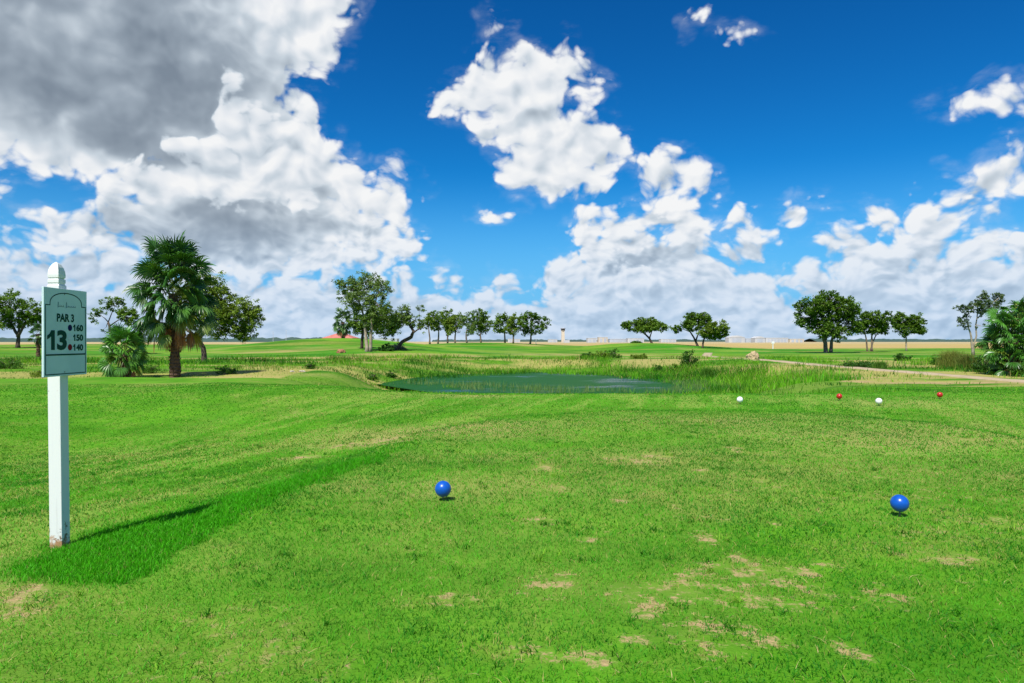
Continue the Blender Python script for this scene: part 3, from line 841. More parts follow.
# ------------------------------------------------------------------ signpost by the tee
post_m = bpy.data.materials.new("weathered_white_paint"); post_m.use_nodes = True
t = NT(post_m.node_tree); p = t.n['Principled BSDF']
oc = t.node('ShaderNodeTexCoord').outputs['Object']
zc = t.sep(oc)[2]
grain = t.noise(t.vm('MULTIPLY', oc, (60, 60, 3.0)), 1.0, 5, 0.6)
c = t.mix(t.step(grain, 0.56, 0.74, 0.0, 0.35), (0.68, 0.69, 0.67), (0.48, 0.48, 0.45))
blot = t.noise(oc, 14.0, 6, 0.7)
low = t.step(zc, 0.30, 0.0, 0.0, 0.22)
chips = t.step(t.m('ADD', blot, low), 0.66, 0.72)
c = t.mix(chips, c, (0.16, 0.11, 0.07))
c = t.mix(t.step(t.m('ADD', t.noise(oc, 22, 4, 0.6), t.step(zc, 0.16, 0.02, 0.0, 0.35)), 0.64, 0.86, 0.0, 0.8), c, (0.42, 0.22, 0.10))
t.put(p.inputs['Base Color'], c); p.inputs['Roughness'].default_value = 0.55
b = t.node('ShaderNodeBump'); b.inputs['Strength'].default_value = 0.25; b.inputs['Distance'].default_value = 0.004
t.put(b.inputs['Height'], t.m('SUBTRACT', grain, chips)); t.put(p.inputs['Normal'], b.outputs[0])

PD = 5.07
PX = (60.7 - 5 - 512) / FPX * PD + 0.030
gz = hz(PX, PD)
post = empty("signpost", (PX, PD, gz), "white wooden post with a domed cap carrying the hole sign at the left", "signpost")
post.rotation_euler = (0, R(-0.7), 0)
m = MB(); w = 0.0465
top = 1.885 - gz
m.loft([[(-w, -w, -0.12), (w, -w, -0.12), (w, w, -0.12), (-w, w, -0.12)], [(-w, -w, top), (w, -w, top), (w, w, top), (-w, w, top)]])
m.build("post", post_m, post, bevel=0.004)
m = MB()
def sq(r, z): return [(-r, -r, z), (r, -r, z), (r, r, z), (-r, r, z)]
z0 = top
prof = [(0.044, 0), (0.044, 0.028), (0.036, 0.040), (0.041, 0.052), (0.041, 0.074), (0.032, 0.082), (0.0405, 0.088), (0.0415, 0.108), (0.0390, 0.136), (0.032, 0.164), (0.021, 0.187), (0.010, 0.200), (0.002, 0.206)]
m.loft([sq(r, z0 + z) for r, z in prof])
m.build("finial", post_m, post, bevel=0.0025)

panel_m = weathered("pale_green_sign_board", (0.54, 0.67, 0.68), (0.48, 0.61, 0.63), 5.0, 0.55, 0.03, 0.2)
green_m = mat("dark_green_lettering", (0.003, 0.055, 0.038), 0.7, 0.1)
navy_m = mat("navy_dot_paint", (0.006, 0.006, 0.075), 0.7, 0.1)
wdot_m = mat("white_dot_paint", (0.52, 0.60, 0.66), 0.5)
red_m = mat("dark_red_dot_paint", (0.20, 0.006, 0.012), 0.7, 0.1)
steel_m = mat('dull_steel', (0.25, 0.25, 0.25), 0.4, metal=0.8)
SW, SH, ST = 0.485, 0.640, 0.016
SX = -3.297
sign = empty("hole_sign", (SX, 5.05, 1.567), "pale green tee sign reading PAR 3, 13 with distances 160, 150 and 140", "sign")
m = MB(); m.box((-ST / 2, 0, 0), (ST, SW, SH)); board = m.build("sign_board", panel_m, sign, bevel=0.002)
def uv(u, v, lift=0.0012): return (lift, (u - 0.5) * SW, (0.5 - v) * SH)
def ribbon(mb, pts, wdt, lift=0.0012, th=0.0012):
    """flat painted line along (u, v) points"""
    for (a, b) in zip(pts[:-1], pts[1:]):
        pa, pb = Vector(uv(*a, 0)), Vector(uv(*b, 0))
        d = (pb - pa); L = d.length; d.normalize(); n = Vector((0, -d.z, d.y)) * wdt / 2
        pa -= d * wdt * 0.3; pb += d * wdt * 0.3
        X = Vector((lift, 0, 0)); X0 = Vector((0.0002, 0, 0))
        mb.add([pa + n + X0, pa - n + X0, pb - n + X0, pb + n + X0, pa + n + X, pa - n + X, pb - n + X, pb + n + X],
               [(4, 5, 6, 7), (0, 1, 5, 4), (1, 2, 6, 5), (2, 3, 7, 6), (3, 0, 4, 7)])
m = MB()
arch = [(0.13 + 0.37 * (1 - math.cos(math.pi * k / 24)), 0.185 - 0.135 * math.sin(math.pi * k / 24) ** 0.8) for k in range(25)]
line = [(0.035, 0.975), (0.035, 0.195), (0.13, 0.195)] + arch + [(0.87, 0.195), (0.965, 0.195), (0.965, 0.975), (0.035, 0.975)]
ribbon(m, line, 0.0068)
m.build("border_line", green_m, board)
m = MB(); ribbon(m, [(0.04, 0.755), (0.96, 0.755)], 0.011, 0.0022); m.build("divider_line", green_m, board)

def lettering(name, txt, u0, u1, v0, v1, mt, parent, bold=0.02, shear=0.0):
    cu = bpy.data.curves.new(name, 'FONT'); cu.body = txt; cu.size = 1.0; cu.offset = bold; cu.extrude = 0.0; cu.shear = shear
    cu.resolution_u = 4
    to = bpy.data.objects.new(name, cu); COL.objects.link(to)
    dg_ = bpy.context.evaluated_depsgraph_get(); dg_.update()
    me = bpy.data.meshes.new_from_object(to.evaluated_get(dg_))
    bpy.data.objects.remove(to); bpy.data.curves.remove(cu)
    P = np.zeros(len(me.vertices) * 3); me.vertices.foreach_get('co', P); P = P.reshape(-1, 3)
    lo, hi = P.min(0), P.max(0)
    U = u0 + (P[:, 0] - lo[0]) / (hi[0] - lo[0]) * (u1 - u0); Vv = v1 - (P[:, 1] - lo[1]) / (hi[1] - lo[1]) * (v1 - v0)
    Q = np.stack([np.full(len(P), 0.0016), (U - 0.5) * SW, (0.5 - Vv) * SH], 1)
    me.vertices.foreach_set('co', Q.astype(np.float32).ravel()); me.update()
    me.materials.clear(); me.name = name
    return link_mesh(name, me, mt, parent)
lettering("lettering", "PAR 3", 0.28, 0.68, 0.285, 0.380, green_m, board, 0.038)
def numeral_one(u0, u1, v0, v1):
    """a bold 1: stem with a slanted flag"""
    W_ = u1 - u0; H_ = v1 - v0
    P = [(1.0, 0), (1.0, 1), (0.52, 1), (0.52, 0.30), (0.28, 0.40), (0.0, 0.46), (0.0, 0.27), (0.30, 0.18), (0.55, 0.0)]
    mb = MB(); pts = [uv(u0 + a_ * W_, v0 + b_ * H_, 0.0016) for a_, b_ in P]
    n_ = len(pts)
    mb.add(pts + [(0.0002, y, z) for _, y, z in pts], [(0, 1, 2, 3, 8), (3, 4, 5, 6, 7, 8)] + [(i, i + n_, (i + 1) % n_ + n_, (i + 1) % n_) for i in range(n_)])
    return mb.build("lettering", green_m, board)
numeral_one(0.070, 0.235, 0.478, 0.700)
lettering("lettering", "3", 0.285, 0.510, 0.475, 0.703, green_m, board, 0.045)
for txt, v0 in (("60", 0.405), ("50", 0.520), ("40", 0.635)):
    numeral_one(0.660, 0.712, v0, v0 + 0.078)
    lettering("lettering", txt, 0.735, 0.905, v0, v0 + 0.078, green_m, board, 0.045)
# faded script line under the arch
m = MB()
def squig(u0, u1, v, n, amp, cap):
    pts = [(u0, v + 0.012), (u0 + 0.012, v - cap), (u0 + 0.022, v - cap * 0.7), (u0 + 0.014, v + 0.010), (u0 + 0.035, v)]
    for k in range(n * 6 + 1):
        f = k / (n * 6)
        pts.append((u0 + 0.035 + (u1 - u0 - 0.035) * f + 0.006 * math.sin(k * math.pi / 3), v + 0.004 - amp * (0.5 + 0.5 * math.sin(k * math.pi / 3 - 1.2))))
    return pts
ribbon(m, squig(0.30, 0.45, 0.205, 3, 0.018, 0.05), 0.0026); ribbon(m, squig(0.49, 0.73, 0.205, 5, 0.018, 0.055), 0.0026)
m.build("script_lettering", mat("faded_grey_lettering", (0.10, 0.20, 0.22), 0.6), board)
for v, mt in ((0.445, navy_m), (0.555, wdot_m), (0.672, red_m)):
    m = MB(); c = uv(0.585, v, 0)
    ring = [(c[1] + 0.0235 * math.cos(2 * math.pi * k / 28), c[2] + 0.0235 * math.sin(2 * math.pi * k / 28)) for k in range(28)]
    m.loft([[(0.0002, y, z) for y, z in ring], [(0.0018, y, z) for y, z in ring]])
    m.build("colour_dot", mt, board)
for v in (0.06, 0.955):
    m = MB(); c = uv(0.46, v, 0)
    ring = [(c[1] + 0.005 * math.cos(2 * math.pi * k / 12), c[2] + 0.005 * math.sin(2 * math.pi * k / 12)) for k in range(12)]
    m.loft([[(0.0002, y, z) for y, z in ring], [(0.003, y, z) for y, z in ring]])
    m.build("screw", steel_m, sign)

# ------------------------------------------------------------------ tee markers
def tee_marker(px, d, r, H, col, label, group):
    x = (px - 512) / FPX * d
    g = hz(x, d)
    e = empty("tee_marker", (x, d, g), label, "tee marker", group)
    m = MB(); n = 20
    prof = [(max(r * math.sin(math.pi * k / n), 0.0006), H - r * math.cos(math.pi * k / n)) for k in range(n + 1)]
    m.lathe(prof, n=36); b = m.build("ball", col, e, smooth=True)
    m = MB(); m.tube([(0, 0, -0.06), (0, 0, H - r * 0.95)], 0.007, 8); m.build("stake", stake_m, e)
    return e
stake_m = mat("stake_steel", (0.12, 0.12, 0.12), 0.5, metal=0.6)
def paint(name, c1, c2):
    m = weathered(name, c1, c2, 18.0, 0.30, 0.05, 0.5, bscale=60)
    return m
blue_b = paint("blue_marker_paint", (0.003, 0.085, 0.44), (0.004, 0.070, 0.36))
white_b = paint("white_marker_paint", (0.82, 0.82, 0.80), (0.72, 0.72, 0.68))
red_b = paint("red_marker_paint", (0.50, 0.018, 0.010), (0.36, 0.015, 0.010))
tee_marker(443, 6.43, 0.076, 0.113, blue_b, "shiny blue ball marker left of the middle of the near tee", "blue tee markers")
tee_marker(899.8, 5.87, 0.073, 0.116, blue_b, "shiny blue ball marker at the right side of the near tee, the closest marker", "blue tee markers")
tee_marker(740, 16.4, 0.073, 0.110, white_b, "white ball marker in front of the pond reeds, left one of the white pair", "white tee markers")
tee_marker(879, 15.9, 0.073, 0.110, white_b, "white ball marker between the two red ones, right one of the white pair", "white tee markers")
tee_marker(839.5, 17.2, 0.070, 0.110, red_b, "small red ball marker between the two white ones", "red tee markers")
tee_marker(940, 17.6, 0.070, 0.110, red_b, "small red ball marker farthest right, by the bare earth", "red tee markers")

# ------------------------------------------------------------------ trees
leaf_m = leafmat("tree_leaf", 0.40, 0.5, 0.2)
bark_pale = weathered("pale_bark", (0.34, 0.28, 0.21), (0.20, 0.16, 0.115), 2.2, 0.9, 0.8)
bark_dark = weathered("dark_bark", (0.085, 0.060, 0.042), (0.040, 0.028, 0.020), 3.0, 0.9, 0.8)
bark_mid = weathered("grey_brown_bark", (0.19, 0.145, 0.105), (0.10, 0.075, 0.055), 2.5, 0.9, 0.8)

def leaf_cloud(cent, crad, per, size, C, flat=0.75, sizevar=0.35):
    """quads scattered round clump centres; cent (n,3), C colours per clump"""
    n = len(cent)
    idx = np.repeat(np.arange(n), per)
    k = len(idx)
    off = rng.normal(0, 1, (k, 3)); off /= np.maximum(np.linalg.norm(off, axis=1), 1e-6)[:, None]
    off *= (rng.uniform(0, 1, k) ** 0.5)[:, None]
    P = cent[idx] + off * np.asarray(crad)[idx][:, None] * np.array([1, 1, flat])
    s = size * rng.uniform(1 - sizevar, 1 + sizevar, k)
    N = rng.normal(0, 1, (k, 3)); N[:, 2] = np.abs(N[:, 2]) + 0.45; N /= np.linalg.norm(N, axis=1)[:, None]
    T = np.cross(N, rng.normal(0, 1, (k, 3))); T /= np.maximum(np.linalg.norm(T, axis=1), 1e-6)[:, None]
    B = np.cross(N, T)
    V = np.zeros((k, 4, 3))
    V[:, 0] = P - T * s[:, None]; V[:, 1] = P - B * s[:, None] * 0.5; V[:, 2] = P + T * s[:, None]; V[:, 3] = P + B * s[:, None] * 0.5
    col = C[idx] * rng.uniform(0.72, 1.28, (k, 1))
    F = np.arange(k * 4).reshape(-1, 4)
    return V.reshape(-1, 3), F, np.repeat(col, 4, axis=0)

def tree(name, d, base, trunks, lobes, label, cat="tree", group=None, leaf=0.13, bark=bark_mid, greens=((0.055, 0.115, 0.018), (0.095, 0.17, 0.030)), dens=1.0, clump=0.55, per=26, part="crown", holes=0.30):
    """trunks: lists of (bearing x, y, radius m); lobes: (bearing x, y, half width, half height) -> solid crown of foliage clumps with real depth"""
    bx, by, _ = at(base[0], base[1], d)
    g = hz(bx, by)
    e = empty(name, (bx, by, g), label, cat, group)
    def loc(px, py, dy=0.0):
        X = at(px, py, d); return Vector((X[0] - bx, dy, X[2] - g))
    mb = MB(); ends = []
    for tr in trunks:
        pts = []; yy = random.uniform(-0.2, 0.2)
        for i, (px, py, r) in enumerate(tr):
            q = loc(px, py, yy)
            if i == 0: q.z = -0.25 if py >= base[1] - 3 else q.z
            pts.append(q); yy += random.uniform(-0.35, 0.35)
        # refine with wobble
        fp, fr = [pts[0]], [tr[0][2] * 1.25]
        for a, b_, ra, rb in zip(pts[:-1], pts[1:], [q[2] for q in tr[:-1]], [q[2] for q in tr[1:]]):
            for s_ in (0.33, 0.66, 1.0):
                w_ = a.lerp(b_, s_); j = (b_ - a).length * 0.03 if s_ < 1 else 0
                fp.append(w_ + Vector((random.uniform(-j, j), random.uniform(-j, j), 0))); fr.append(ra + (rb - ra) * s_)
        mb.tube(fp, fr, 8, wob=0.12)
        ends.append((fp, fr))
    CE, CR, CC = [], [], []
    g0, g1 = np.array(greens[0]), np.array(greens[1])
    for (px, py, rx, ry) in lobes:
        c = loc(px, py); RX = rx / FPX * d; RZ = ry / FPX * d; RY = 0.85 * (RX + RZ) / 2 if len(lobes) > 1 else RX
        c.y = random.uniform(-0.6, 0.6) * RX
        # limb from nearest trunk end
        best = min(((fp[-1 - k], fr[-1 - k]) for fp, fr in ends for k in range(min(4, len(fp)))), key=lambda q: (q[0] - c).length)
        mid = best[0].lerp(c, 0.5) + Vector((0, 0, 0.08 * (best[0] - c).length))
        r0 = min(best[1] * 0.7, 0.18)
        mb.tube([best[0], mid, c], [r0, r0 * 0.65, r0 * 0.35], 6, wob=0.1)
        n = int(dens * max(10, 5.4 * (RX * RZ + RX * RY + RY * RZ) / (clump * clump * 1.6)))
        u = rng.normal(0, 1, (n, 3)); u /= np.linalg.norm(u, axis=1)[:, None]
        rr = rng.uniform(0.25, 1.0, n) ** 0.55
        P = np.array(c)[None] + u * rr[:, None] * np.array([RX, RY, RZ])[None] * rng.uniform(0.80, 1.22, (n, 1))
        # gaps where the sky shows
        gp_ = fbm(P[:, 0] + bx * 1.7, P[:, 2] + P[:, 1] * 0.7 + 40, 0.62, 3, int(abs(bx) * 7) % 97)
        P = P[gp_ > holes * 0.62 + 0.16]
        n = len(P)
        f = np.clip(rng.normal(0.5, 0.32, n), 0, 1)[:, None]
        CE.append(P); CR.append(clump * rng.uniform(0.55, 1.25, n)); CC.append(g0 * (1 - f) + g1 * f)
        for k in range(0, n, 5):
            q = Vector(P[k]); mid = c.lerp(q, 0.5) + Vector((random.uniform(-.1, .1), random.uniform(-.1, .1), random.uniform(0, .15)))
            mb.tube([c, mid, q], [r0 * 0.30, r0 * 0.20, 0.012], 4)
    mb.build("trunk", bark, e, smooth=True)
    V, F, C = leaf_cloud(np.concatenate(CE), np.concatenate(CR) * 0.80, per, leaf * 1.12, np.concatenate(CC))
    me = np_mesh(part, V, F); set_tint(me, C)
    link_mesh(part, me, leaf_m, e)
    return e

OAK = ((0.070, 0.155, 0.014), (0.170, 0.285, 0.030))
MESQ = ((0.125, 0.205, 0.020), (0.210, 0.310, 0.040))
GREY = ((0.105, 0.185, 0.040), (0.205, 0.310, 0.075))
DEEP = ((0.052, 0.130, 0.011), (0.135, 0.240, 0.023))

# left edge, half cut off by the frame
tree("oak_tree", 120, (18, 346), [[(18, 346, .38), (17.5, 336, .30), (8, 322, .16)], [(17.5, 337, .24), (26, 322, .14)], [(17.5, 336, .2), (17, 315, .12)]],
     [(-4, 316, 16, 14), (14, 304, 20, 13), (30, 312, 14, 12), (10, 320, 22, 8), (34, 322, 9, 6), (-24, 322, 14, 12)], "dark rounded tree cut by the left edge, behind the hole sign", leaf=0.17, clump=0.75, greens=OAK, bark=bark_dark)
# tree showing behind the small palm
tree("oak_tree", 95, (112, 347), [[(112, 347, .25), (112, 334, .2), (108, 322, .12)]], [(103, 316, 11, 10), (116, 306, 15, 10), (130, 318, 12, 12), (104, 327, 8, 6)],
     "loose grey-green tree showing behind and left of the tall palm", leaf=0.13, clump=0.5, greens=OAK, bark=bark_dark, holes=0.45)
# leaning tree right of the palm
tree("mesquite_tree", 60, (206, 359), [[(206, 359, .26), (203, 348, .21), (197, 336, .17), (203, 322, .12)], [(198, 338, .15), (186, 328, .10)], [(199, 337, .16), (210, 326, .12), (232, 318, .07)]],
     [(205, 290, 22, 20), (222, 300, 16, 16), (215, 318, 24, 15), (240, 316, 22, 18), (253, 318, 13, 12), (232, 332, 20, 9), (192, 318, 16, 14), (248, 334, 10, 7), (182, 300, 12, 14)],
     "yellow-green feathery tree on a dark leaning trunk right of the tall palm", leaf=0.085, clump=0.40, greens=MESQ, bark=bark_dark, per=30, holes=0.36)
# tall pale-trunked tree and its darker neighbour
tree("tall_ash_tree", 85, (367, 348), [[(366.5, 348, .24), (365, 335, .19), (363, 318, .14), (358, 300, .09)], [(370, 348, .22), (371, 334, .17), (372, 315, .12), (378, 295, .08)]],
     [(352, 288, 15, 10), (368, 280, 17, 10), (382, 290, 11, 10), (342, 296, 8, 6), (362, 300, 16, 10), (380, 306, 13, 12), (352, 308, 9, 7), (388, 318, 10, 12), (370, 320, 12, 10), (340, 284, 6, 5)],
     "tall airy tree on a pale double trunk in front of the mound", leaf=0.105, clump=0.48, greens=GREY, bark=bark_pale, holes=0.40, per=26)
tree("oak_tree", 104, (362, 345), [[(362, 345, .24), (363, 334, .2), (362, 325, .15)]], [(358, 322, 10, 12), (372, 326, 14, 11), (386, 326, 12, 13), (376, 314, 12, 12), (392, 328, 5, 6)],
     "low dark bushy tree directly behind the pale double trunk", leaf=0.14, clump=0.55, greens=DEEP, bark=bark_dark, holes=0.2)
tree("bent_mesquite_tree", 88, (397, 347), [[(396, 347, .26), (402, 342, .24), (411, 337, .22), (413.5, 331, .19), (409, 325, .13)], [(413, 333, .12), (420, 328, .07)]],
     [(408, 312, 11, 9), (403, 322, 10, 7), (414, 320, 9, 9), (419, 312, 5, 7), (397, 318, 7, 7)], "small tree whose dark trunk lies low then bends up, right of the tall pale tree", leaf=0.10, clump=0.42, greens=GREY, bark=bark_dark, holes=0.42)
# row of trees on the swell
ROW = [(430, [(424, 325, 7, 8), (432, 321, 8, 10)], MESQ, "first tree of the distant row from the left, yellow-green"),
       (438, [(437, 318, 8, 9), (441, 324, 8, 9)], OAK, "second tree of the distant row from the left"),
       (447.5, [(446, 317, 8, 8), (450, 324, 8, 10)], OAK, "tree of the distant row just right of the twin thin trunks, tall dark crown"),
       (455, [(456, 322, 8, 9), (453, 330, 6, 5)], MESQ, "olive tree of the distant row with see-through crown, between two darker ones"),
       (467, [(464, 322, 8, 9), (470, 326, 6, 8)], GREY, "sparse greyish tree in the middle of the distant row"),
       (481, [(479, 318, 8, 9), (483, 325, 9, 9), (476, 327, 7, 7)], OAK, "round tree with a thick trunk right of the middle of the distant row"),
       (505, [(499, 325, 7, 8), (506, 320, 9, 7), (508, 327, 8, 6)], OAK, "broad tree second from the right end of the distant row, dark trunk"),
       (513, [(515, 321, 7, 7), (512, 328, 6, 5)], MESQ, "slim tree squeezed between the two broad ones at the right end of the row"),
       (530, [(527, 321, 10, 8), (538, 322, 10, 9), (533, 329, 13, 6), (532, 316, 10, 5)], DEEP, "largest and darkest tree, right end of the distant row")]
for (px, lobes, gr, lab) in ROW:
    cy = sum(l[1] for l in lobes) / len(lobes)
    tree("live_oak_tree", 188 + random.uniform(-6, 6), (px, 343), [[(px, 343.5, .26), (px + random.uniform(-1, 1), 335, .20), (px + random.uniform(-2, 2), cy + 3, .13)]], [(a_, b_ + 0.5, c_ * 1.18, d_ * 1.08) for a_, b_, c_, d_ in lobes], lab,
         group="trees in the distant row", leaf=0.22, clump=0.80, greens=gr, bark=bark_mid, per=20, holes=0.42)
for px in (443, 460, 475):
    pass
# umbrella tree and pair in the middle distance
tree("umbrella_tree", 150, (652, 345), [[(652.5, 345, .26), (650, 339, .22), (645, 333, .17), (638, 329, .11)], [(649.5, 338, .16), (652, 331, .1)]],
     [(636, 326, 13, 5), (648, 323, 14, 6), (658, 327, 10, 5), (627, 325, 5, 4), (644, 328, 16, 4)], "flat-topped tree with a leaning trunk standing alone on the fairway", leaf=0.19, clump=0.65, greens=OAK, bark=bark_dark, holes=0.25)
tree("oak_tree", 142, (698, 349), [[(698, 349, .26), (695, 340, .2), (690, 332, .13)], [(696, 341, .16), (700, 330, .1)]],
     [(684, 322, 9, 6), (696, 318, 12, 6), (704, 322, 8, 7), (678, 329, 5, 5), (693, 326, 10, 5), (680, 320, 6, 4)], "dark open tree with a forked trunk left of the lighter bushy one", leaf=0.19, clump=0.62, greens=DEEP, bark=bark_dark, holes=0.34)
tree("oak_tree", 136, (702.5, 349), [[(702.5, 349, .2), (704, 340, .16), (707, 334, .1)]], [(706, 332, 8, 6), (716, 328, 11, 7), (723, 333, 8, 6), (712, 335, 11, 4)],
     "low yellow-green bushy tree overlapping the dark forked one", leaf=0.17, clump=0.6, greens=MESQ, bark=bark_dark, holes=0.18)
# three oaks on the right
tree("oak_tree", 117, (827, 353), [[(825.5, 353, .38), (825.5, 343, .32), (822, 331, .2), (815, 318, .12)], [(831, 353, .30), (832, 342, .24), (836, 330, .16)], [(826, 340, .2), (828, 322, .12)]],
     [(812, 306, 15, 10), (829, 300, 16, 10), (842, 308, 13, 11), (808, 318, 11, 12), (826, 318, 20, 14), (846, 322, 12, 12), (820, 330, 14, 9), (838, 333, 13, 7), (852, 312, 8, 9), (801, 305, 6, 5), (855, 326, 6, 8)],
     "largest oak on the right, wide dark crown on two trunks", leaf=0.17, clump=0.68, greens=DEEP, bark=bark_mid, holes=0.26)
tree("oak_tree", 128, (870, 350), [[(868, 350, .16), (867, 340, .13), (864, 330, .09)], [(872, 350, .18), (872, 338, .14), (872, 328, .09)], [(870, 349, .12), (876, 336, .1), (882, 328, .06)]],
     [(866, 318, 9, 8), (878, 318, 11, 8), (872, 327, 14, 8), (884, 328, 7, 6), (860, 328, 6, 6)], "middle oak of the right group, rounded crown on thin splayed stems", leaf=0.18, clump=0.62, greens=DEEP, bark=bark_mid, holes=0.26)
tree("oak_tree", 132, (907, 348), [[(907, 349, .16), (907, 338, .13), (906, 330, .10)]], [(904, 319, 9, 7), (914, 321, 10, 8), (908, 329, 12, 7), (898, 324, 5, 5), (918, 330, 6, 5)],
     "small round oak on a single thin trunk, rightmost of the oak group", leaf=0.18, clump=0.6, greens=DEEP, bark=bark_pale, holes=0.24)
tree("gum_tree", 98, (974, 350), [[(974, 352, .17), (972, 338, .13), (968, 322, .09)], [(975, 348, .13), (977, 325, .09), (980, 308, .07)], [(978, 318, .08), (990, 305, .06), (999, 298, .04)]],
     [(978, 298, 8, 8), (972, 308, 8, 8), (982, 312, 6, 8), (961, 309, 8, 4), (967, 321, 7, 7), (980, 326, 5, 8), (1000, 298, 7, 6), (994, 306, 5, 6), (988, 300, 4, 5)],
     "tall thin ragged tree rising behind the palm thicket at the right edge", leaf=0.12, clump=0.44, greens=((0.065, 0.12, 0.04), (0.13, 0.19, 0.06)), bark=bark_pale, holes=0.50, per=20)

# ------------------------------------------------------------------ fan palms
palm_bark = weathered("palm_trunk_bark", (0.13, 0.075, 0.045), (0.055, 0.032, 0.020), 9.0, 0.95, 1.0)
frond_m = leafmat("palm_frond", 0.22, 0.38, 0.55)
def fan_frond(V, F, C, org, az, elev, pet, blade, nseg, spread, droop, col, rnd):
    """one palmate leaf: petiole, then a folded fan whose tips hang"""
    org = np.array(org, float)
    hd = np.array([math.cos(az), math.sin(az), 0.0]); up = np.array([0, 0, 1.0]); side = np.array([-math.sin(az), math.cos(az), 0.0])
    # petiole arcs downward
    pts = [org]; e = elev; p = org
    for k in range(4):
        p = p + (hd * math.cos(e) + up * math.sin(e)) * pet / 4; pts.append(p); e -= droop * 0.22
    for k in range(4):
        o = len(V); w_ = 0.022 - 0.003 * k
        V.extend([pts[k] - side * w_, pts[k] + side * w_, pts[k + 1] + side * (w_ - .003), pts[k + 1] - side * (w_ - .003)])
        F.append((o, o + 1, o + 2, o + 3)); C.extend([np.array([0.14, 0.19, 0.04])] * 4)
    hub = pts[-1]; fwd = hd * math.cos(e) + up * math.sin(e); nrm = -hd * math.sin(e) + up * math.cos(e)
    roll = rnd.uniform(-1.2, 1.2); s2 = side * math.cos(roll) + nrm * math.sin(roll); n2 = np.cross(fwd, s2) * -1
    if n2[2] < 0: n2 = -n2
    for j in range(nseg):
        a = -spread + 2 * spread * j / (nseg - 1)
        L = blade * (1.0 - 0.28 * abs(a / spread) ** 1.5) * rnd.uniform(0.9, 1.08)
        d0 = fwd * math.cos(a) + s2 * math.sin(a)
        q = hub; dd = d0.copy(); w0 = L * spread * 2 / nseg * 0.36
        perp = np.cross(n2, d0); perp /= np.linalg.norm(perp) + 1e-9
        tilt = (1 if j % 2 else -1) * 0.55
        wv = perp * math.cos(tilt) + n2 * math.sin(tilt)
        cc = col * rnd.uniform(0.75, 1.25)
        ring = [(q, 0.012)]
        for k, (ls, ww) in enumerate(((0.45, 1.0), (0.30, 0.75), (0.25, 0.0))):
            dd = dd + np.array([0, 0, -1.0]) * droop * (0.12 + 0.75 * k) * rnd.uniform(.6, 1.4)
            dd /= np.linalg.norm(dd)
            q = q + dd * L * ls; ring.append((q, w0 * ww * 0.9))
        o = len(V)
        for (r_, w_) in ring[:-1]:
            V.extend([r_ - wv * w_, r_ + wv * w_])
        V.extend([ring[-1][0], ring[-1][0] + wv * 0.003])
        for k in range(3):
            F.append((o + 2 * k, o + 2 * k + 1, o + 2 * k + 3, o + 2 * k + 2))
        C.extend([cc] * 8)

